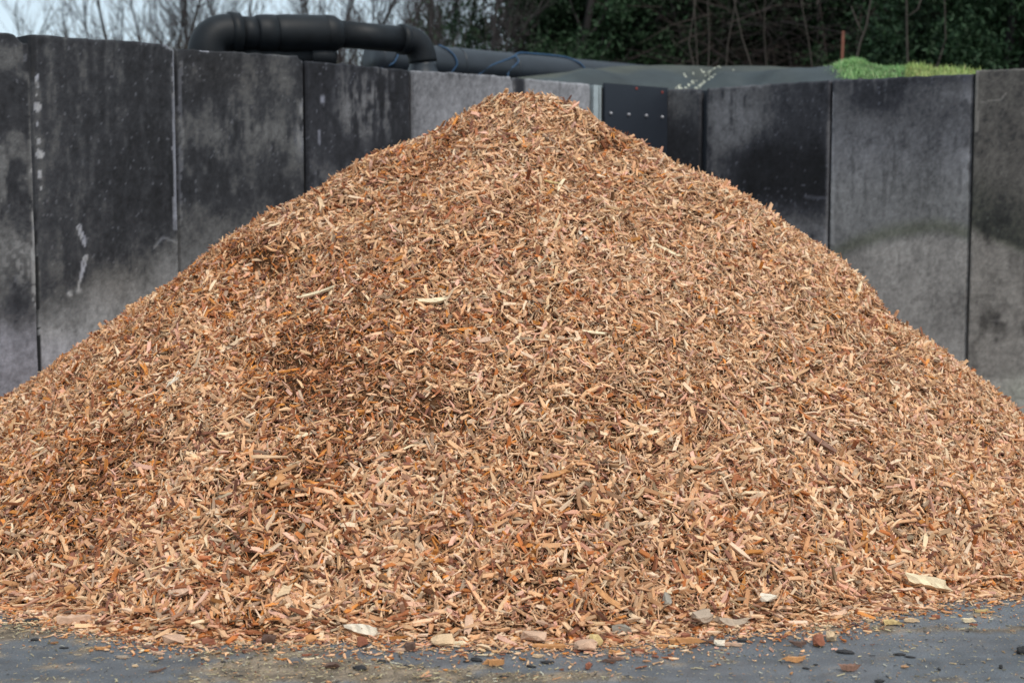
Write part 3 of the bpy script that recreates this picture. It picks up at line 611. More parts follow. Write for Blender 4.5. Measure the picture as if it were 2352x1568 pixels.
for a in [
    # name, u, v, L, W, T (mm), colour, az, label, on, pitch, roll, chunk
    ('wood_chip', 234, 1490, 46, 14, 9, 'orange', .1, 'flat orange wood chip on bare tarmac beside a small orange nub', G_, 0, 0, 0),
    ('wood_chip', 251, 1485, 18, 14, 12, 'orange', .6, 'stubby orange nub of wood right beside a flat orange chip', G_, 0, 0, 1),
    ('wood_chip', 280, 1509, 42, 16, 8, 'grey', .0, 'greyish pink flat wood chip alone on bare bluish tarmac', G_, 0, 0, 0),
    ('wood_chip', 326, 1495, 20, 16, 12, 'cream', .9, 'small pale nub of wood beside the curved pink sliver', G_, 0, 0, 1),
    ('wood_chip', 362, 1501, 62, 12, 8, 'pink', -.5, 'long pink curved sliver on the tarmac', G_, 0, 0, 0),
    ('twig', 361, 1541, 62, 7, 6, 'bark', .75, 'thin black twig lying slantwise on the tarmac', G_, 0, 0, 0),
    ('wood_chip', 550, 1476, 34, 14, 10, 'tan', .05, 'tan chip just off the edge of the heap, beside the dark red brown lump', G_, 0, 0, 0),
    ('wood_chunk', 619, 1467, 66, 40, 36, 'bark', .1, 'dark red brown lump of bark at the edge of the heap', G_, 0, 0, 1),
    ('wood_chunk', 714, 1466, 50, 34, 36, 'orange', .3, 'blocky orange brown wood chunk at the edge of the heap', G_, 0, 0, 1),
    ('wood_chunk', 398, 1467, 96, 48, 40, 'pink', .25, 'big pinkish split wood chunk at the edge of the heap, cracked along its grain', G_, 0, 0, 1),
    ('wood_chunk', 478, 1472, 54, 30, 24, 'red', .1, 'rust red knobbly wood chunk at the edge of the heap', G_, 0, 0, 1),
    ('wood_chunk', 171, 1427, 130, 40, 30, 'pink', .12, 'large flat pink slab of wood on the heap edge beside the dirty patch', G_, 0, 0, 0),
    ('wood_chunk', 762, 1528, 56, 34, 24, 'bark', -.1, 'dark brown chunk lying on the straw covered dirt', G_, 0, 0, 1),
    ('wood_chunk', 832, 1471, 46, 38, 42, 'red', .5, 'cube shaped red brown wood chunk standing at the edge of the heap', G_, 0, 0, 1),
    ('wood_chunk', 941, 1484, 44, 36, 36, 'bark', .2, 'dark brown cube of wood clear of the heap on bare tarmac', G_, 0, 0, 1),
    ('wood_chip', 922, 1493, 42, 18, 8, 'pink', .05, 'flat pale brown chip lying beside the dark brown cube', G_, 0, 0, 0),
    ('wood_chunk', 837, 1450, 130, 44, 30, 'white', -.25, 'very pale, almost white long wood splinter low on the heap edge', H_, 0, .3, 0),
    ('wood_chunk', 1016, 1467, 96, 60, 50, 'tan', .1, 'large rounded tan wood chunk half off the heap edge', G_, 0, 0, 1),
    ('wood_chip', 1044, 1478, 60, 28, 10, 'cream', .1, 'flat pale chip leaning by the large rounded tan chunk', G_, 0, 0, 0),
    ('wood_chip', 1139, 1523, 52, 24, 20, 'orange', .08, 'bright orange tan block of wood alone on the tarmac between two dark clods', G_, 0, 0, 0),
    ('wood_chip', 1114, 1504, 62, 7, 4, 'cream', .15, 'thin pale straw like sliver on the tarmac', G_, 0, 0, 0),
    ('wood_chunk', 1225, 1462, 120, 62, 46, 'pink', -.7, 'large flaky pink wood chunk slumped at the heap edge', G_, .1, 0, 1),
    ('wood_chip', 1262, 1486, 100, 26, 12, 'orange', -.05, 'long rust orange chip lying along the heap edge', G_, 0, 0, 0),
    ('wood_chunk', 1343, 1480, 90, 60, 50, 'pink', .1, 'pale pink squarish wood block resting on the tarmac against the heap edge', G_, 0, 0, 1),
    ('wood_chunk', 1369, 1468, 62, 46, 50, 'yellow', .8, 'yellow orange hollow wood chunk behind the pale pink block', G_, 0, 0, 1),
    ('wood_chip', 1413, 1499, 30, 18, 12, 'orange', .1, 'small orange chip on clear tarmac nearest the pale pink block', G_, 0, 0, 0),
    ('wood_chip', 1464, 1496, 36, 20, 12, 'red', .0, 'small red brown chip on clear tarmac below the heap edge', G_, 0, 0, 0),
    ('wood_chip', 1400, 1518, 40, 16, 10, 'bark', -.2, 'dark red brown chip, lower one of a touching pair on the tarmac', G_, 0, 0, 0),
    ('wood_chip', 1415, 1513, 36, 14, 10, 'brown', .1, 'dark red brown chip, upper one of a touching pair on the tarmac', G_, 0, 0, 0),
    ('wood_chip', 1351, 1531, 26, 18, 16, 'red', .9, 'small upright red brown chip standing on the tarmac', G_, .3, 0, 0),
    ('stone', 1426, 1449, 86, 60, 50, 'stone', .1, 'pale grey angular stone bedded in the bottom edge of the heap', G_, 0, 0, 1),
    ('stone', 1532, 1379, 70, 44, 26, 'stone', 1.35, 'upright oval grey stone in the lower slope of the heap', H_, 0, 0, 1),
    ('stone', 1763, 1377, 80, 44, 34, 'white', -.1, 'bluish white pebble with a grey foot in the lower slope of the heap', H_, 0, 0, 1),
    ('wood_chunk', 1882, 1470, 56, 44, 46, 'red', .3, 'shiny red brown wood chunk alone on the tarmac', G_, 0, 0, 1),
    ('wood_chunk', 1909, 1459, 54, 40, 44, 'tan', .7, 'pale brown rounded chunk beside the shiny red brown one', G_, 0, 0, 1),
    ('wood_chip', 1834, 1480, 50, 18, 14, 'bark', .0, 'flat dark brown chip on the tarmac near the shiny red brown chunk', G_, 0, 0, 0),
    ('wood_chip', 1828, 1516, 66, 20, 16, 'orange', .05, 'flat orange tan bar of wood on the wet blue tarmac', G_, 0, 0, 0),
    ('wood_chip', 1951, 1534, 58, 26, 20, 'brown', .05, 'brown boat shaped wood chip on the wet blue tarmac', G_, 0, 0, 0),
    ('wood_chunk', 1575, 1461, 44, 32, 34, 'red', .2, 'dark red nub of wood behind a row of orange chips', G_, 0, 0, 1),
    ('wood_chip', 1581, 1473, 86, 24, 20, 'orange', .03, 'thick orange stick like chip in the row at the edge of the heap', G_, 0, 0, 0),
    ('wood_chip', 1551, 1471, 50, 28, 24, 'orange', .2, 'short orange brown chip touching the thick orange stick', G_, 0, 0, 1),
    ('wood_chip', 1628, 1474, 80, 16, 8, 'bark', -.1, 'black strip of bark lying between orange stick and white nub', G_, 0, 0, 0),
    ('wood_chip', 1654, 1476, 46, 26, 24, 'white', -.1, 'white knobbly nub at the end of a pink sliver', G_, 0, 0, 1),
    ('wood_chip', 1681, 1481, 70, 14, 10, 'pink', -.15, 'pink sliver with a white nub at its end', G_, 0, 0, 0),
    ('wood_chip', 1526, 1483, 54, 16, 10, 'orange', .0, 'flat orange chip lying just in front of the orange row', G_, 0, 0, 0),
    ('wood_chip', 2048, 1431, 56, 28, 16, 'yellow', .0, 'yellowish flat chip at the heap edge on the wetter side', G_, 0, 0, 0),
    ('wood_chip', 2223, 1426, 48, 18, 14, 'cream', .0, 'pale bullet shaped chip on the tarmac', G_, 0, 0, 0),
    ('wood_chip', 2252, 1403, 60, 18, 10, 'yellow', .0, 'pale yellow sliver on the tarmac near the far end of the heap edge', G_, 0, 0, 0),
    ('wood_chip', 2094, 1425, 46, 20, 14, 'tan', .0, 'tan chip with a red end lying on the tarmac', G_, 0, 0, 0),
    ('wood_chip', 2150, 1417, 34, 18, 12, 'red', .1, 'small rusty brown chip on tarmac among streaks of dirt', G_, 0, 0, 0),
    ('wood_chip', 1818, 1546, 16, 12, 10, 'orange', .5, 'tiny orange nub near the lower frame on wet blue tarmac', G_, 0, 0, 1),
    ('wood_chunk', 1606, 1424, 96, 70, 66, 'grey', .5, 'large round greyish tan wood chunk low in the heap', H_, 0, 0, 1),
    ('wood_chunk', 1679, 1431, 130, 36, 28, 'grey', .05, 'long greyish brown bar of wood low in the heap', H_, 0, 0, 0),
    ('wood_chunk', 2128, 1343, 180, 52, 40, 'cream', .0, 'biggest cream coloured block of wood, on the low flank of the heap', H_, 0, .4, 0),
    ('wood_chip', 1396, 1376, 110, 28, 16, 'orange', -.75, 'long bright orange chip pointing down the lower slope', H_, 0, .2, 0),
    ('wood_chip', 1075, 1435, 100, 38, 14, 'pink', 1.5, 'upright pink slab with grooved grain low on the slope', H_, 0, .2, 0),
    ('wood_chip', 410, 1362, 78, 34, 16, 'pink', -.05, 'pale pink rectangular chip lying level on the lower slope', H_, 0, .3, 0),
    ('wood_chip', 655, 1358, 52, 44, 18, 'tan', 1.3, 'squarish pale tan chip standing on the lower slope', H_, 0, .2, 0),
    ('wood_chunk', 75, 1331, 56, 46, 36, 'pink', .2, 'rounded peach coloured chunk on the lower flank of the heap', H_, 0, 0, 1),
    ('wood_chunk', 164, 1356, 50, 44, 34, 'orange', .3, 'rounded orange brown chunk on the lower flank of the heap', H_, 0, 0, 1),
    ('wood_chip', 737, 472, 110, 30, 12, 'tan', 1.75, 'upright tan slat standing near the crest line of the heap', H_, .2, .1, 0),
    ('wood_chip', 1287, 428, 130, 22, 12, 'cream', 1.3, 'pale upright pointed splinter on the upper slope', H_, .15, .1, 0),
    ('wood_chip', 1268, 421, 80, 22, 12, 'yellow', .0, 'yellow chip crossing the pale upright splinter', H_, 0, .1, 0),
    ('wood_chip', 1338, 540, 80, 18, 8, 'white', -1.0, 'white thin splinter on the upper slope', H_, 0, .1, 0),
    ('wood_chip', 1535, 578, 150, 26, 12, 'cream', -.55, 'long pale slat lying diagonally on the upper slope', H_, 0, .2, 0),
    ('wood_chip', 995, 692, 150, 28, 20, 'cream', .2, 'long pale bent splinter with a forked end in mid slope', H_, 0, .2, 0),
    ('wood_chip', 725, 675, 200, 20, 14, 'cream', -.08, 'very long thin pale splinter lying level below the darker band', H_, 0, .2, 0),
    ('wood_chip', 1970, 668, 120, 22, 12, 'cream', 1.3, 'pale upright strip sticking out near the steep far edge of the heap', H_, .25, .1, 0),
    ('wood_chip', 636, 1106, 84, 42, 16, 'orange', .8, 'wide rust orange flake on the lower slope', H_, 0, .2, 0),
    ('wood_chip', 1275, 1091, 104, 26, 14, 'orange', .35, 'long rust orange chip in the middle of the slope', H_, 0, .2, 0),
    ('wood_chip', 598, 491, 90, 14, 8, 'orange', 2.9, 'orange splinter poking out over the crest line', H_, .1, 0, 0),
    ('wood_chip', 1118, 782, 46, 40, 12, 'pink', .2, 'small square pink chip in mid slope', H_, 0, .2, 0),
    ('wood_chip', 1365, 765, 90, 16, 10, 'cream', .0, 'narrow cream bar lying level in mid slope', H_, 0, .2, 0),
    ('wood_chip', 1888, 1018, 150, 26, 16, 'brown', -.8, 'long brown strip slanting down the far flank', H_, 0, .2, 0),
    ('wood_chip', 404, 870, 80, 30, 10, 'white', 1.1, 'broken white chip on the near flank of the heap', H_, .1, .2, 0),
    ('wood_chip', 700, 1000, 60, 20, 8, 'cream', .2, 'small cream chip below the dark hollow', H_, 0, .2, 0),
]:
    nm, u, v, L, W, T, colr, az, lab, on, pi_, ro, ch = a
    cat = {'twig': 'twig', 'stone': 'stone', 'wood_chunk': 'wood chunk'}.get(nm, 'wood chip')
    chip_object(nm, u, v, L * mm, W * mm, T * mm, colr, az, lab, cat, on, pi_, ro, bool(ch))
# the small loose ones that nothing tells apart
G3 = 'small wood chips scattered loose on the tarmac'
for k in range(150):
    u = random.uniform(-20, 2380); fv = np.interp(u, [0, 100, 230, 400, 700, 940, 1180, 1350, 1500, 1700, 1900, 2050, 2200, 2352], [1395, 1425, 1452, 1478, 1468, 1474, 1476, 1482, 1472, 1453, 1436, 1402, 1376, 1368])
    v = fv + abs(random.gauss(0, 1)) * 26 * (1.5 if random.random() < .2 else .55) + 2
    if v > 1566: continue
    L = random.uniform(9, 30) * random.choice((.7, 1, 1.15)); W = L * random.uniform(.25, .6)
    chip_object('wood_chip', u, v, L * mm, W * mm, max(3, W * .5) * mm, random.choice(['orange', 'orange', 'red', 'tan', 'tan', 'pink', 'brown', 'cream', 'red']), random.gauss(0, .35), 'very small wood chip lying loose on the tarmac just off the heap edge', 'wood chip', group=G3)
for a in [(73, 1424, 74, 30, 22, 'dark brown clod in the dirt patch by the heap edge'), (80, 1468, 40, 22, 14, 'black clod on tarmac under the pink slab'), (147, 1487, 44, 16, 9, 'thin dark clod smeared on tarmac near the orange chip'),
          (513, 1520, 28, 18, 13, 'small black clod at the fringe of the straw dirt'), (547, 1552, 56, 14, 9, 'flat black smear like clod close to the bottom of the dirt'), (876, 1518, 42, 26, 18, 'black clod above the double one on the dirt'),
          (827, 1534, 66, 40, 28, 'largest black clod with a tail on the straw dirt'), (1095, 1514, 62, 26, 20, 'crumbly dark red clod on clear tarmac'), (1071, 1518, 34, 16, 9, 'small flat black clod next to the crumbly red one'),
          (1256, 1520, 62, 26, 16, 'wedge shaped black clod on clear tarmac'), (1220, 1530, 46, 14, 12, 'twiggy black clod below the wedge shaped one'), (1331, 1495, 26, 16, 13, 'black clod directly under the pale pink block'), (1365, 1497, 46, 16, 10, 'flat black clod beside the one under the pale pink block'),
          (1079, 1495, 34, 14, 12, 'black clod with a straw by the heap edge'), (1158, 1553, 44, 18, 12, 'black clod at the bottom in straw litter'), (1705, 1470, 60, 24, 16, 'black clod touching the heap edge'), (1940, 1496, 90, 44, 14, 'broad rough black clod like a tyre crumb patch'),
          (2066, 1502, 56, 26, 12, 'rough black clod, upper of two on the blue tarmac'), (2090, 1508, 50, 18, 9, 'thin black clod, lower of two on the blue tarmac'), (2349, 1493, 56, 50, 42, 'round black lump cut by the picture edge'), (2299, 1531, 18, 18, 22, 'small upright black clod on the wettest tarmac'),
          (2158, 1537, 16, 12, 10, 'tiny black crumb between the upright clod and the brown one'), (2019, 1563, 48, 26, 16, 'dark brown clod cut by the lower picture edge'), (1851, 1534, 34, 12, 9, 'thin black clod between the orange bar and brown boat shaped chip'), (1873, 1526, 26, 12, 8, 'small violet black clod beside the orange bar'),
          (988, 1460, 30, 18, 14, 'black crumb wedged in the heap edge')]:
    u, v, L, W, T, lab = a; L *= .78; W *= .75; T *= .7; clod(u, v, L * mm, W * mm, T * mm, lab)
# straw and crumbs too small and many to count
n = 75000; X = rng.uniform(-2.6, 2.9, n); Y = rng.uniform(4.55, 6.9, n); Dd = dirt(X, Y); ok = (rng.random(n) < .22 + .78 * Dd) & (heap(X, Y) < .01); X, Y, Dd = X[ok], Y[ok], Dd[ok]; n = len(X)
L = np.clip(.007 * np.exp(rng.normal(0, .55, n)), .002, .035); W = np.clip(L * rng.uniform(.08, .4, n), .0012, .005); T = W * .5
heapX = None
c = np.array([(.5, .42, .25), (.42, .31, .18), (.3, .2, .1), (.03, .03, .03), (.5, .25, .12), (.6, .55, .42), (.14, .12, .06)])[rng.choice(7, n, p=[.26, .22, .12, .14, .08, .08, .1])]
V, Fq, G = chips(np.stack([X, Y, T * .5 + .003 + Dd * .005], -1), frames(np.tile([0, 0, 1.], (n, 1)), .1), L, W, T, 2)
V0, F0, G0, c0 = V, Fq, G, np.repeat(c, 8, 0)
n = 6500; th_ = np.radians(rng.uniform(-42, 46, n)); rf_ = np.interp(np.degrees(th_), FT[:, 0], FT[:, 1]) + .0 + rng.exponential(.07, n) * (.4 + 1.3 * fbm(th_ * 9, th_ * 0, 78, 3)); X = C0[0] + np.sin(th_) * rf_; Y = C0[1] - np.cos(th_) * rf_
L = np.clip(.012 * np.exp(rng.normal(0, .5, n)), .004, .04); W = np.clip(L * rng.uniform(.15, .5, n), .0015, .009); T = W * rng.uniform(.3, .7, n)
V, Fq, G = chips(np.stack([X, Y, T * .5 + .004], -1), frames(np.tile([0, 0, 1.], (n, 1)), .15), L, W, T, 3)
V[:, 2] = np.maximum(V[:, 2], .002); c1 = np.repeat(pal(n, np.full(n, .55)), 12, 0)
o = mesh_np('ground_litter', np.concatenate([V0, V]), np.concatenate([F0, Fq + len(V0)]), M_CHIP, col=np.concatenate([c0, c1]), g=np.concatenate([G0, G])); tag(o, 'straw bits and crumbs strewn over the tarmac in front of the heap', 'litter', kind='stuff')

# ------------------------------------------------------------------ pipes behind the wall
def arc_path(p0, p1, p2, n=10):      # rounded corner at p1
    p0, p1, p2 = map(np.array, (p0, p1, p2)); t = np.linspace(0, 1, n)[:, None]
    return (1 - t) ** 2 * p0 + 2 * t * (1 - t) * p1 + t ** 2 * p2
e0 = at(474, 76, 10.7); e0[2] -= .0
hA = at(520, 76, 10.75); hB = at(770, 78, 11.15); hC = at(925, 91, 11.5); hD = at(962, 94, 11.58)
proot = empty('black_pipe', (hA[0], hA[1], 0)); pl = np.array(proot.location)
tag(proot, 'fat black plastic pipe with two bends and collars rising over the wall top', 'pipe')
def pp(name, pts, rad, mat=M_BLACK, sides=32, root=proot, loc=None):
    V, Fs = sweep(pts, rad, sides); o = mesh_np(name, V - (pl if loc is None else loc), Fs, mat, root, smooth=True)
    return o
riser = np.array([e0[0], e0[1], 0])
r0 = .142
ctop = np.array([e0[0], e0[1], e0[2]])
dirh = (hB - hA) / np.linalg.norm(hB - hA)
bend = arc_path(ctop - [0, 0, .17], ctop + [0, 0, .01], ctop + dirh * .2, 14)
pp('riser', [riser, ctop - [0, 0, .17]], r0 * .99)
pp('elbow', bend, r0)
pp('collar', [ctop + dirh * .17, ctop + dirh * .175, ctop + dirh * .25, ctop + dirh * .255], [r0 * .98, r0 * 1.1, r0 * 1.08, r0 * .9])
def along(t): return ctop + dirh * t
pp('neck', [along(.24), along(.40)], r0 * .88)
pp('collar', [along(.375), along(.39), along(.45), along(.52), along(.53)], [r0 * .9, r0 * .97, r0 * 1.0, r0 * 1.0, r0 * .9])
pp('tube', [along(.52), along(.54), along(.60), along(.94), along(.96)], [r0 * .9, r0 * .98, r0 * 1.02, r0 * 1.0, r0 * .95])
pp('collar', [along(.91), along(.925), along(1.0), along(1.03), along(1.06)], [r0 * .95, r0 * 1.03, r0 * 1.0, r0 * .88, r0 * .74])
d2 = (hD - along(1.04)); L2 = np.linalg.norm(d2); d2 /= L2; r1 = .104
pp('thin_tube', [along(1.04), hC + d2 * .02], r1)
pp('collar', [hC - d2 * .03, hC - d2 * .025, hC + d2 * .03, hC + d2 * .035], [r1, r1 * 1.16, r1 * 1.16, r1])
hE = hD + np.array([.05, 0, -.18])
pp('elbow', np.concatenate([[hC + d2 * .0], arc_path(hC + d2 * .03, hD + d2 * .02, np.array([hD[0] + .03, hD[1] + .02, hD[2] - .17]), 14)]), r1 * 1.1)
dn = np.array([hD[0] + .03, hD[1] + .02, 0.]); tz = hD[2] - .165
pp('riser', [[dn[0], dn[1], tz], [dn[0], dn[1], tz - .03], [dn[0], dn[1], tz - .09], [dn[0], dn[1], tz - .12], [dn[0], dn[1], 0]], [r1 * 1.08, r1 * 1.02, r1 * 1.25, r1 * 1.3, r1 * 1.3], M_GREYPIPE)
# stub below
q0 = at(600, 128, 10.95); q1 = at(772, 131, 11.2); sroot = empty('pipe_stub', (q0[0], q0[1], 0)); sl_ = np.array(sroot.location)
tag(sroot, 'short capped black pipe stub right under the fat black pipe', 'pipe')
dd = (q1 - q0) / np.linalg.norm(q1 - q0)
pp('tube', [q0 - dd * .3, q1 - dd * .22], .085, root=sroot, loc=sl_); pp('cap', [q1 - dd * .22, q1 - dd * .21, q1 - dd * .06, q1 - dd * .02, q1], [.085, .098, .098, .08, .03], root=sroot, loc=sl_)
foot_ = q0.copy(); foot_[2] = 0
pp('riser', [foot_, q0], .06, root=sroot, loc=sl_)
# the long one
RL = .165
a0 = at(858, 96, 12.55); a0[2] -= RL * .92; a1 = at(1480, 150, 15.0); a1[2] -= RL
dl = (a1 - a0) / np.linalg.norm(a1 - a0); a2 = a1 + dl * 3.0
lroot = empty('long_pipe', (a0[0], a0[1], 0)); ll = np.array(lroot.location)
tag(lroot, 'long straight grey black pipe with blue straps running away behind the wall', 'pipe')
pp('tube', [a0, a0 + dl * .01, a1, a2], RL, M_GREYPIPE, 36, lroot, ll)
for t in (.95, 1.62): c_ = a0 + dl * t; pp('weld_ring', [c_ - dl * .012, c_ - dl * .006, c_ + dl * .006, c_ + dl * .012], [RL, RL + .006, RL + .006, RL], M_GREYPIPE, 36, lroot, ll)
for t in (.3, 3.2, 5.5):      # trestle legs hidden by the wall
    c_ = a0 + dl * t; pp('leg', [[c_[0], c_[1], 0], [c_[0], c_[1], c_[2] - RL * .9]], .05, M_BLACK, 10, lroot, ll)
# straps
def strap(pts, label, wd=.011):
    P = np.array(pts); n_ = len(P) * 6; t = np.linspace(0, len(P) - 1, n_); Q = np.stack([np.interp(t, range(len(P)), P[:, k]) for k in range(3)], -1)
    for _ in range(3): Q[1:-1] = (Q[:-2] + Q[1:-1] * 2 + Q[2:]) / 4
    V, Fs = sweep(Q, wd, 6); o = mesh_np('strap', V - Q[0], Fs, M_STRAP, smooth=True); o.location = Q[0]
    return tag(o, label, 'strap', 'blue straps over the long pipe')
def onpipe(u, ang, lift=.012):      # point on the long pipe's skin at picture column u, ang from the top towards the viewer
    best = min((abs(proj(a0 + dl * t)[0] - u), t) for t in np.linspace(0, 5, 500))[1]; c = a0 + dl * best; sd__ = np.array([dl[1], -dl[0], 0]); 
    return c + (RL + lift) * (math.cos(ang) * np.array([0, 0, 1]) + math.sin(ang) * sd__)
yb = onpipe(1160, 1.5)[1]
strap([at(1075, 196, yb - .35), at(1100, 171, yb - .3), at(1128, 150, yb - .22), onpipe(1158, .9), onpipe(1180, .35), onpipe(1235, .1), onpipe(1290, .3), onpipe(1310, .9), onpipe(1322, 1.5), onpipe(1330, 2.0)], 'blue strap slung along the top of the long pipe and down both its sides', .008)
strap([onpipe(1160, .85, .02), onpipe(1164, 1.2, .02), at(1166, 165, yb - .06), at(1168, 200, yb - .1)], 'short vertical blue strap hanging from the bunched straps on the long pipe', .008)
strap([onpipe(1000, .3), onpipe(1008, .7), onpipe(1016, 1.1), onpipe(1022, 1.6), at(1028, 178, onpipe(1022, 1.5)[1] - .02)], 'thin blue strap curving over the long pipe close to the second bend', .008)
strap([onpipe(896, .3), onpipe(893, .9), onpipe(886, 1.4), onpipe(878, 1.8), at(872, 160, onpipe(878, 1.6)[1] - .02)], 'thin blue strap near the blunt end of the long pipe, seen under the thin tube', .008)

# ------------------------------------------------------------------ sheeted mound, earth bank, grass
us = np.linspace(1165, 2075, 130)
rv = np.interp(us, [1165, 1185, 1300, 1400, 1440, 1600, 1640, 1665, 1700, 1770, 1850, 1930, 1990, 2035, 2075], [186, 178.5, 166, 154, 151, 151, 154, 152.5, 151, 152, 158, 163, 169, 177, 186])
def wall_top_point(u):
    P, d, n = (A0, dL, nL) if u < 1520 else (CR, dR, nR)
    vt = np.interp(u, [1165, 1357, 1525, 1611, 1908, 2237], [177, 194, 204, 203, 184, 169]); s, z = hit(u, vt, P, d); p = P + d * s - n * .22; return np.array([p[0], p[1], z - .05])
rows = []; M_ = 40
for u, v in zip(us, rv):
    wpt = wall_top_point(u); Yr = np.interp(u, [1165, 1300, 1440, 1640, 1800, 2075], [12.25, 12.9, 13.7, 14.4, 14.0, 12.6]); rp = at(u, v, max(Yr, wpt[1] + .12))
    row = []
    for k in range(M_):
        t = k / (M_ - 1); p = wpt * (1 - t) + rp * t; prof = (t ** .85) * 1.0
        z = wpt[2] + (rp[2] - wpt[2]) * (prof + .12 * math.sin(math.pi * t)); p[2] = z; row.append(p)
    row = [np.array([wpt[0], wpt[1], 0.])] + row
    bk = rp + np.array([0, .25, -.12]); row += [bk, bk + np.array([0, .5, -.9]), np.array([bk[0], bk[1] + .8, 0])]
    rows.append(row)
TP = np.array(rows); nu, nv = TP.shape[:2]
U, Vv = proj(TP); T_ = np.clip((np.arange(nv) - 1) / (M_ - 1), 0, 1)[None, :] * np.ones((nu, 1))
mask = np.sin(np.pi * np.clip(T_, 0, 1)) ** .6
fold = lambda cu, cv, ru, rv: np.exp(-(((U - cu) / ru) ** 2 + ((Vv - cv) / rv) ** 2))
dz = mask * (.22 * (fbm(TP[..., 0] * 1.3, TP[..., 1] * 1.1, 601, 3) - .5) - .10 * np.exp(-((U - (1600 - (Vv - 175) * .9)) / 26) ** 2) + .035 * np.exp(-((U - (1665 + (Vv - 175) * .9)) / 30) ** 2) - .12 * fold(1725, 185, 45, 16) + .03 * fold(1505, 175, 30, 40))
TP[..., 2] += dz
TP[..., 2] = np.where((T_ < .02) & (TP[..., 2] > .5), TP[..., 2], TP[..., 2])
ids = np.arange(nu * nv).reshape(nu, nv)
TF = np.stack([ids[:-1, :-1], ids[1:, :-1], ids[1:, 1:], ids[:-1, 1:]], -1).reshape(-1, 4)
base = np.array([.026, .034, .036]); Cc = np.tile(base, (nu, nv, 1)); moss = np.clip(sstep(.45, .8, T_) * .9 + .5 * (fbm(U / 60, Vv / 20, 611, 3) - .4), 0, 1)[..., None]
Cc = Cc * (1 - moss * .75) + np.array([.058, .06, .042]) * moss * .75
grime = fbm(TP[..., 0] * 3, TP[..., 1] * 3, 621, 4)[..., None]; Cc = Cc * (.45 + 1.1 * grime)
org = TP.reshape(-1, 3).mean(0) * [1, 1, 0]
o = mesh_np('sheeted_mound', TP.reshape(-1, 3) - org, TF, M_TARP, col=Cc.reshape(-1, 3), smooth=True); o.location = org
tag(o, 'long low mound under dark grey green sheeting splashed with pale spots', 'covered mound')
# pale crusty spots on the sheet
VS, FS, k = [], [], 0
for i in range(120):
    t = random.random(); cu = 1628 - 58 * t + random.gauss(0, 1) * (10 + 10 * (1 - t)); cv = 152 + 48 * t + random.gauss(0, 3)
    D2 = (U[:, 1:M_] - cu) ** 2 + (Vv[:, 1:M_] - cv) ** 2; j = np.unravel_index(D2.argmin(), D2.shape); 
    i0, j0 = int(np.clip(j[0], 1, nu - 2)), int(np.clip(j[1] + 1, 2, nv - 6)); p = TP[i0, j0]; a_ = TP[i0 + 1, j0] - TP[i0 - 1, j0]; b_ = TP[i0, j0 + 1] - TP[i0, j0 - 1]
    nn = np.cross(a_, b_); nn /= np.linalg.norm(nn); nn = nn if nn[2] > 0 else -nn; a_ /= np.linalg.norm(a_); b_ = np.cross(nn, a_)
    p = p + a_ * random.uniform(-.02, .02); r = random.uniform(.008, .026); m_ = 7; an = np.arange(m_) / m_ * 2 * math.pi; rr_ = r * np.array([random.uniform(.6, 1.25) for _ in an])
    ring = p + nn * .001 + (np.cos(an) * rr_)[:, None] * a_ * .8 + (np.sin(an) * rr_ * 1.5)[:, None] * b_
    VS.append(ring); VS.append(ring * .4 + (p + nn * .001) * .6 + nn * .008); ii = np.arange(m_); jj = (ii + 1) % m_
    FS.append(np.stack([k + ii, k + jj, k + m_ + jj, k + m_ + ii], -1)); FS.append(np.stack([np.full(m_ - 2, k + m_), k + m_ + ii[1:-1], k + m_ + ii[2:], k + m_ + ii[2:]], -1)[:, :3]); k += 2 * m_
q4 = [f for f in FS if f.shape[1] == 4]; q3 = [f for f in FS if f.shape[1] == 3]
spots = mesh_np('lichen_spots', np.concatenate(VS) - org, [np.concatenate(q4), np.concatenate(q3)], simple_mat('lichen', (.42, .42, .34), .9, .2, 30), o); spots['kind'] = 'stuff'

# earth bank behind the right wall
ex = np.linspace(1.9, 14, 90); ey = np.linspace(11.3, 30, 90); EX, EY = np.meshgrid(ex, ey)
def wr_y(x): return B0[1] + (x - B0[0]) * dR[1] / dR[0]
def bank_h(x, y):
    back = -((x - B0[0]) * nR[0] + (y - B0[1]) * nR[1])       # distance behind the right wall
    u, _ = proj(np.stack([x, y, np.full_like(x, 2.8)], -1))
    vc = np.interp(u, [1500, 1850, 1905, 1930, 1960, 2000, 2060, 2120, 2180, 2240, 2320, 2500, 3000], [215, 185, 160, 151, 145, 151, 157, 162, 168, 176, 182, 190, 210])
    yref = (wr_y(x) + .95); crest = 1.6 + (494 - vc) / F * yref
    h = crest * (.86 + .14 * sstep(.1, .95, back)) * (1 - .5 * sstep(1.2, 6, back))
    return np.where(back < .25, np.minimum(h, 2.35), h) + (fbm(x * 3, y * 3, 701, 3) - .5) * .05 * (back > .3)
back = -((EX - B0[0]) * nR[0] + (EY - B0[1]) * nR[1]); EZ = np.where(back > .18, bank_h(EX, EY), -.1)
ids = np.arange(EX.size).reshape(EX.shape); EF = np.stack([ids[:-1, :-1], ids[:-1, 1:], ids[1:, 1:], ids[1:, :-1]], -1)
kk = (back[:-1, :-1] > .2) & (back[1:, :-1] > .2) & (back[:-1, 1:] > .2) & (back[1:, 1:] > .2)
o = mesh_np('earth_bank', np.stack([EX, EY, EZ], -1).reshape(-1, 3), EF[kk], M_EARTH, smooth=True); tag(o, kind='structure')
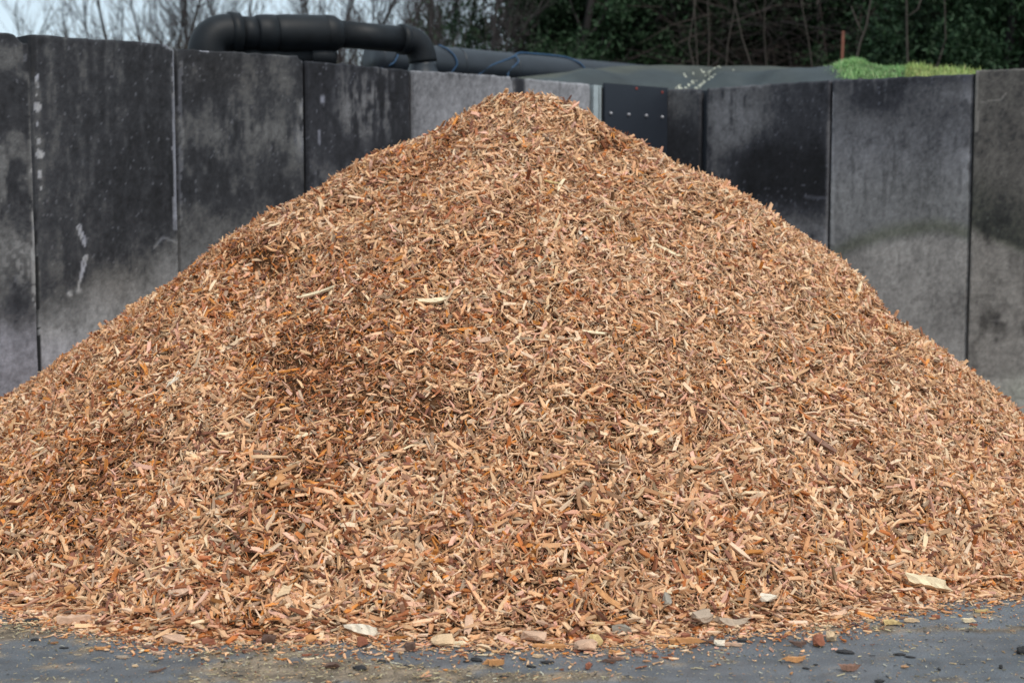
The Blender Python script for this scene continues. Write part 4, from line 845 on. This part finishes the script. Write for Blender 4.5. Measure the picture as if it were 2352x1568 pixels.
def blades(n, xs, ys, zs, hgt, wid, cols, lean=.5, seg_=2):
    az = rng.random(n) * 6.283; le = rng.random(n) * lean; h = hgt * rng.uniform(.45, 1.15, n); a2_ = rng.random(n) * 6.283
    sx_, sy_ = np.cos(a2_) * wid / 2, np.sin(a2_) * wid / 2; V = np.zeros((n, 5, 3)); b = np.stack([xs, ys, zs], -1)
    for k_, (t, wv) in enumerate(((0, 1), (0, -1), (.55, .8), (.55, -.8), (1, 0))):
        V[:, k_, 0] = b[:, 0] + sx_ * wv + np.cos(az) * le * h * t ** 1.8; V[:, k_, 1] = b[:, 1] + sy_ * wv + np.sin(az) * le * h * t ** 1.8; V[:, k_, 2] = b[:, 2] + h * t * (1 - .35 * le * t)
    i = np.arange(n)[:, None] * 5; return V.reshape(-1, 3), [i + np.array([[0, 1, 3, 2]]), i + np.array([[2, 3, 4]])], np.repeat(cols, 5, 0)
n = 150000; X = rng.uniform(2.2, 5.6, n); Y = rng.uniform(11.2, 15.5, n); bk = -((X - B0[0]) * nR[0] + (Y - B0[1]) * nR[1])
hz_ = bank_h(X, Y); uu, vv = proj(np.stack([X, Y, hz_], -1)); ok = (bk > .28) & (bk < 3) & (uu > 1895) & (uu < 2420) & (hz_ > 2.2) & (rng.random(n) < np.interp(uu, [1890, 1930, 2200, 2260, 2400], [.2, 1, 1, .25, .1])); X, Y, hz_, uu = X[ok], Y[ok], hz_[ok], uu[ok]; n = len(X)
tuft = fbm(X * 4, Y * 4, 711, 3)
gc = 1.7 * np.array([(.10, .19, .07), (.15, .26, .10), (.2, .30, .13), (.26, .31, .16)])[rng.choice(4, n, p=[.3, .35, .25, .1])] * (.6 + .8 * tuft)[:, None]
gc = gc * np.where(uu[:, None] > 2080, np.array([1.35, 1.0, .9]), 1)
V, Fs, Cc = blades(n, X, Y, hz_ - .01, .075 * (.1 + 1.8 * tuft ** 1.5), .009, gc, 1.1); o = mesh_np('grass', V, Fs, M_GRASS, col=Cc)
tag(o, 'bright green grass growing on the bank behind the wall', 'grass', kind='stuff')

# rusty stake
p = at(1927, 138, 13.9); top_ = at(1927, 71, 13.9)
V, Fc = join([box_np(-.015, .015, -.003, .003, 0, top_[2]), box_np(-.003, .003, .0035, .03, 0, top_[2] - .002)])
o = mesh_np('stake', V, Fc, M_RUST); o.location = (p[0], p[1], 0); o.rotation_euler = (0, .012, .3); tag(o, 'rusty brown steel stake standing behind the sheeted mound', 'stake')
# ------------------------------------------------------------------ trees
def tubes(P0, P1, R0, R1, sides=3):
    n = len(P0); d = P1 - P0; L = np.linalg.norm(d, axis=1)[:, None]; d = d / np.maximum(L, 1e-9)
    h = np.where(np.abs(d[:, 2:3]) < .9, np.array([[0, 0, 1.]]), np.array([[1., 0, 0]])); a = np.cross(d, h); a /= np.linalg.norm(a, axis=1)[:, None]; b = np.cross(d, a)
    V = np.zeros((n, 2 * sides, 3))
    for j in range(sides):
        an = j / sides * 2 * math.pi; o_ = math.cos(an) * a + math.sin(an) * b
        V[:, j] = P0 + o_ * R0[:, None]; V[:, sides + j] = P1 + o_ * R1[:, None]
    f = np.array([[j, (j + 1) % sides, sides + (j + 1) % sides, sides + j] for j in range(sides)])
    return V.reshape(-1, 3), (f[None] + (np.arange(n) * 2 * sides)[:, None, None]).reshape(-1, 4)
def grow(rnd, height, r0, forks, lean=.1, low=.25, twig=1.0, gnarl=.18):
    """returns trunk path and branch segments by level"""
    segs = []; trunk = []
    def limb(p, d, L, r, lvl):
        n = max(3, int(L / (.35 if lvl == 0 else .22))); q = p.copy(); step = L / n; rr = r
        for i in range(n):
            d = d + rnd.normal(0, gnarl * (1 if lvl else .5), 3) + np.array([0, 0, .05 + .04 * lvl]); d /= np.linalg.norm(d)
            q2 = q + d * step; r2 = rr * (1 - .75 / n) if lvl else rr * (1 - .6 / n)
            segs.append((lvl, q, q2, rr, r2)); t = (i + 1) / n
            if lvl < 4:
                cnt = {0: forks, 1: 1.5, 2: 1.6 * twig, 3: 1.5 * twig}[lvl]
                if lvl == 0 and (q2[2] < low * height): cnt = 0
                for _ in range(rnd.poisson(cnt * (1.0 if lvl else 1))):
                    s = rnd.normal(0, 1, 3); s -= d * s.dot(d); s /= np.linalg.norm(s) + 1e-9; an = rnd.uniform(.35, .85)
                    nd = d * math.cos(an) + s * math.sin(an); nL_ = L * rnd.uniform(.3, .5) * (1.05 - .5 * t) if lvl else height * rnd.uniform(.2, .36) * (1.15 - .7 * t)
                    if nL_ > .12: limb(q2, nd, nL_, max(.0028, r2 * rnd.uniform(.35, .55)), lvl + 1)
            q = q2; rr = r2
    limb(np.zeros(3), np.array([rnd.normal(0, lean), rnd.normal(0, lean), 1.]), height, r0, 0)
    return segs
def tree_meshes(segs, mt, mb):
    out = []
    for lv, sides, mat, nm in (((0, 1), 6, mt, 'trunk'), ((2, 3, 4), 3, mb, 'crown')):
        S = [s for s in segs if s[0] in lv]
        if not S: continue
        V, Fq = tubes(np.array([s[1] for s in S]), np.array([s[2] for s in S]), np.array([s[3] for s in S]), np.array([s[4] for s in S]), sides)
        out.append((nm, V, Fq, mat))
    return out
def place_tree(protos, k, loc, rz, sc, name, label, cat, group):
    root = empty(name, loc, rz); root.scale = (sc, sc, sc); tag(root, label, cat, group)
    for nm, me in protos[k]:
        o = bpy.data.objects.new(nm, me); COL.objects.link(o); o.parent = root
    return root
bare = []
for k in range(8):
    rnd = np.random.default_rng(100 + k); segs = grow(rnd, rnd.uniform(6.5, 8), rnd.uniform(.022, .042), 2.0, low=.08, twig=1.3, gnarl=.15)
    ms = []
    for nm, V, Fq, mat in tree_meshes(segs, M_BARK, M_TWIG):
        o = mesh_np(nm, V, Fq, mat); ms.append((nm, o.data)); bpy.data.objects.remove(o)
    bare.append(ms); print('tree', k, len(segs))
GB = 'bare winter trees behind the wall'
SP = [(75, 33, .8, 'wispy bare tree against open sky above the crusted joint'), (160, 31, .85, 'thin bare tree in the wispy pair above the squiggle marked panel, nearer the joint'), (232, 29, .9, 'thin bare tree between the wispy pair and the dark straight trunk'), (310, 27, .9, 'bare tree between the dark straight trunk and the leaning one'), (395, 28, .95, 'pale bare tree seen through the gap left of the first pipe bend'), (490, 28, .95, 'bare tree whose twigs fan out over the first pipe bend'), (590, 28, 1, 'bare tree over the smooth neck of the fat pipe'), (680, 27, 1, 'fine twigged bare tree over the far end of the fat pipe'), (765, 29, 1, 'fine twigged bare tree over the reducer of the pipe'), (835, 28, 1, 'fine twigged bare tree over the middle of the thin tube'), (910, 27, 1, 'fine twigged bare tree over the last collar of the thin tube'), (975, 28, 1, 'fine twigged bare tree directly over the second bend'), (1075, 27, 1, 'fine twigged bare tree beyond the thickest dark trunk'), (1125, 28, 1, 'fine twigged bare tree next to the evergreen edge'),
    (30, 30, .75, 'small thin bare tree, the furthest from the pipe, against open sky'), (120, 29, .8, 'wispy bare sapling over the joint of the squiggle marked panel'), (195, 28, .8, 'wispy bare sapling standing above the middle of the squiggle marked panel'),
      (268, 23, .95, 'bare tree with a dark straight trunk above the squiggle marked panel'), (352, 22, 1, 'leaning dark bare tree right above the notch before the fat pipe'), (432, 25, .95, 'bare tree whose trunk is hidden behind the first pipe bend'),
      (545, 24, .95, 'bare tree right over the first pipe collar'), (640, 23, 1, 'bare tree rising over the middle of the fat pipe'), (722, 22, 1, 'bare tree forking low above the collar where the pipe gets thinner'), (800, 25, .95, 'bare tree behind the gap under the thin tube'),
      (875, 20, 1.05, 'stout bare tree forking behind the thin tube'), (945, 24, .95, 'bare tree right behind the second pipe bend'), (1005, 21, 1.05, 'dark bare tree just past the second pipe bend'), (1048, 19, 1.1, 'thickest dark bare trunk, over the start of the long pipe'),
      (1098, 21, 1, 'bare tree over the weld ring of the long pipe'), (1150, 18.5, 1.05, 'bare tree standing against the edge of the evergreen shrubbery'), (1195, 23, 1, 'bare tree half lost among the first evergreen leaves')]
for i, (u, Y, sc, lab) in enumerate(SP):
    p = at(u, 494, Y); place_tree(bare, (i * 5 + 2) % 8, (p[0], Y, 0), i * 1.7, sc, 'bare_tree', lab, 'tree', GB)
# evergreen trees
def leaves(n, cen, rad, rnd, size, cols, hollow=.35, clump=220):
    cc = rnd.normal(0, 1, (clump, 3)); cc /= np.linalg.norm(cc, axis=1)[:, None]; cc *= (rnd.random(clump) ** .45)[:, None]; k = rnd.integers(0, clump, n)
    p = cc[k] * rad + cen + rnd.normal(0, 1, (n, 3)) * np.array([.2, .2, .15]) * (.6 + .8 * rnd.random(clump))[k][:, None]
    a = rnd.normal(0, 1, (n, 3)); a[:, 2] -= .3; a /= np.linalg.norm(a, axis=1)[:, None]; b = np.cross(a, rnd.normal(0, 1, (n, 3)) + [0, 0, .6]); b /= np.linalg.norm(b, axis=1)[:, None]; nn = np.cross(a, b)
    L = size * rnd.uniform(.6, 1.3, n)[:, None]; V = np.stack([p - a * L * .5, p - b * L * .22 + nn * L * .05, p + a * L * .5, p + b * L * .22 + nn * L * .05], 1)
    cl = cols[(k * 7) % len(cols)] * rnd.uniform(.7, 1.3, (n, 1)); lo = p[:, 2] > .1
    V = V[lo]; cl = cl[lo]; n = len(V)
    return V.reshape(-1, 3), np.arange(n * 4).reshape(n, 4), np.repeat(cl, 4, 0)
LC = np.array([(.02, .042, .018), (.026, .052, .02), (.05, .11, .03), (.016, .034, .02), (.022, .045, .027), (.085, .15, .04), (.014, .03, .017)])
ever = []
for k, (hgt, rx, cz, nlf) in enumerate(((6.5, 2.0, 3.4, 60000), (7.5, 2.1, 4.9, 60000), (6, 1.8, 3.0, 60000))):
    rnd = np.random.default_rng(300 + k); segs = grow(rnd, hgt * .85, .09, 1.0, low=.1, twig=.45, gnarl=.16); ms = []
    for nm, V, Fq, mat in tree_meshes(segs, M_BARK, M_TWIG):
        o = mesh_np('twigs' if nm == 'crown' else nm, V, Fq, mat); ms.append(('twigs' if nm == 'crown' else nm, o.data)); bpy.data.objects.remove(o)
    V, Fq, C = leaves(nlf, np.array([0, 0, cz]), np.array([rx, rx, hgt - cz + .2 if k != 1 else 2.3]), rnd, .085, LC * (.6 if k == 1 else 1.15))
    o = mesh_np('crown', V, Fq, M_LEAF, col=C); ms.append(('crown', o.data)); bpy.data.objects.remove(o); ever.append(ms)
GE = 'dark evergreen trees behind the yard'
for i, (u, Y, k, sc, lab) in enumerate([
    (1270, 19.5, 0, .9, 'leafy evergreen tree at the edge of the sky, over the blue strapped pipe'), (1400, 20.5, 1, 1, 'dark evergreen tree above the far end of the long pipe'), (1540, 21.5, 1, 1, 'shaded evergreen tree behind the cluster of thin stems'),
    (1700, 22.5, 1, 1.05, 'very dark evergreen tree over the spotted part of the sheet'), (1860, 22, 1, 1.0, 'very dark evergreen tree behind the rusty stake'), (2010, 21.5, 1, 1.05, 'dark evergreen tree behind the leaning forked sapling'),
    (2150, 19.5, 0, .9, 'evergreen tree with bluish leaves beside the tall straight stem'), (2290, 17.2, 2, .95, 'glossy evergreen with light green leaves over the tallest wall panel'), (2430, 18, 0, 1, 'evergreen at the far end of the wall, mostly outside the view')]):
    p = at(u, 494, Y); place_tree(ever, k, (p[0], Y, 0), i * 2.1 + .4, sc, 'evergreen_tree', lab, 'tree', GE)
# the wood behind, one dark mass
rnd = np.random.default_rng(900); VS, FS, CS, k = [], [], [], 0
for j in range(26):
    x = 1.0 + j * .52 + rnd.normal(0, .2); y = 24.5 + rnd.uniform(0, 3.5); V, Fq, C = leaves(9000, np.array([x, y, 3.4]), np.array([1.3, 1.2, 3.6]), rnd, .16, LC * .45, clump=90)
    VS.append(V); FS.append(Fq + k); CS.append(C); k += len(V)
o = mesh_np('wood', np.concatenate(VS), np.concatenate(FS), M_LEAF, col=np.concatenate(CS)); tag(o, 'dense dark evergreen wood filling the background', 'wood', kind='stuff')
# tangle of dead twigs under the evergreens, and low scrub behind the pipes
def tangle(n, x0, x1, y0, y1, z0, z1, L0, L1, r, colr, up=.2):
    P = np.stack([rng.uniform(x0, x1, n), rng.uniform(y0, y1, n), rng.uniform(z0, z1, n)], -1); d = rng.normal(0, 1, (n, 3)); d[:, 2] = d[:, 2] * .6 + up; d /= np.linalg.norm(d, axis=1)[:, None]
    L = rng.uniform(L0, L1, n); m_ = P + d * L[:, None] * .5; d2_ = d + rng.normal(0, .25, (n, 3)); Q = m_ + d2_ * L[:, None] * .5; rr = r * rng.uniform(.5, 1.5, n)
    V1, F1 = tubes(P, m_, rr, rr * .8); V2, F2 = tubes(m_, Q, rr * .8, rr * .3); c = np.repeat(np.asarray(colr)[rng.integers(0, len(colr), n)], 6, 0)
    return np.concatenate([V1, V2]), np.concatenate([F1, F2 + len(V1)]), np.concatenate([c, c])
V, Fq, C = tangle(2600, 1.6, 7.6, 18.0, 21.0, .4, 4.4, .5, 1.9, .006, [(.05, .038, .036), (.035, .03, .03), (.06, .048, .042), (.03, .028, .024)])
o = mesh_np('dead_twigs', V, Fq, M_SCRUB, col=C); tag(o, 'tangle of dead twigs and brambles under the dark evergreens', 'brambles', kind='stuff')
V, Fq, C = tangle(7000, -5.5, 1.4, 19, 23, 0, 3.5, .3, 1.1, .006, [(.13, .10, .09), (.09, .07, .065), (.15, .12, .09), (.10, .10, .05)], .6)
V[:, 2] *= 1; o = mesh_np('scrub', V, Fq, M_SCRUB, col=C); tag(o, 'low brown scrub seen in the gap under the thin tube', 'scrub', kind='stuff')
# thin saplings in front of the dark wood
GS = 'thin pale saplings in front of the dark wood'
def sapling(pts, Y, r, label, forks=()):
    P = [at(u, v, Y) for u, v in pts]; b = P[0].copy(); b[2] = 0.2; d = P[1] - P[0]; b[:2] = P[0][:2] - d[:2] * min(3, (P[0][2] - .2) / max(.1, d[2])) * .5
    root = empty('sapling', (b[0], b[1], 0)); rl_ = np.array([b[0], b[1], 0]); tag(root, label, 'sapling', GS)
    top = P[-1] + (P[-1] - P[-2]) / np.linalg.norm(P[-1] - P[-2]) * 1.3; Q = [b - [0, 0, .2]] + P + [top]
    V, Fs = sweep(Q, np.linspace(r * .8, r * .35, len(Q)), 7); mesh_np('stem', V - rl_, Fs, M_PALEBARK, root, smooth=True)
    for f in forks:
        V, Fs = sweep([at(u, v, Y) for u, v in f], np.linspace(r * .6, r * .3, len(f)), 6); mesh_np('branch', V - rl_, Fs, M_PALEBARK, root, smooth=True)
sapling([(2085, 155), (2083, 90), (2082, 0)], 16, .021, 'tall straight pale stem rising out of the grass', [[(2083, 40), (2108, 22), (2118, -10)]])
sapling([(1968, 132), (1975, 100), (1990, 60), (2000, 0)], 15.5, .02, 'leaning pale sapling that forks above the grassy hump', [[(1981, 78), (1970, 55), (1955, 15)]])
sapling([(2148, 165), (2160, 130), (2172, 90), (2170, 20)], 16, .015, 'thin grey sapling between the tall stem and the tallest wall panel')
sapling([(1593, 150), (1582, 100), (1590, 50)], 16.5, .014, 'thin sapling, first of the cluster beyond the far end of the pipe')
sapling([(1602, 150), (1600, 110), (1596, 40)], 17, .013, 'thin wavy sapling close beside the first of the cluster')
sapling([(1627, 150), (1629, 90), (1626, 20)], 16.4, .013, 'upright thin sapling in the middle of the cluster by the pale spots')
sapling([(1668, 152), (1672, 100), (1683, 40)], 16.6, .013, 'thin sapling leaning away at the end of the cluster')
sapling([(1725, 150), (1705, 90), (1690, 20), (1684, -10)], 16.2, .014, 'long curving sapling over the fold of the sheet')
sapling([(1865, 152), (1858, 100), (1845, 30)], 16.2, .012, 'faint leaning sapling between the sheet fold and the rusty stake')
sapling([(1760, 150), (1755, 80), (1757, 10)], 17.5, .012, 'faint upright sapling above the middle of the sheet')
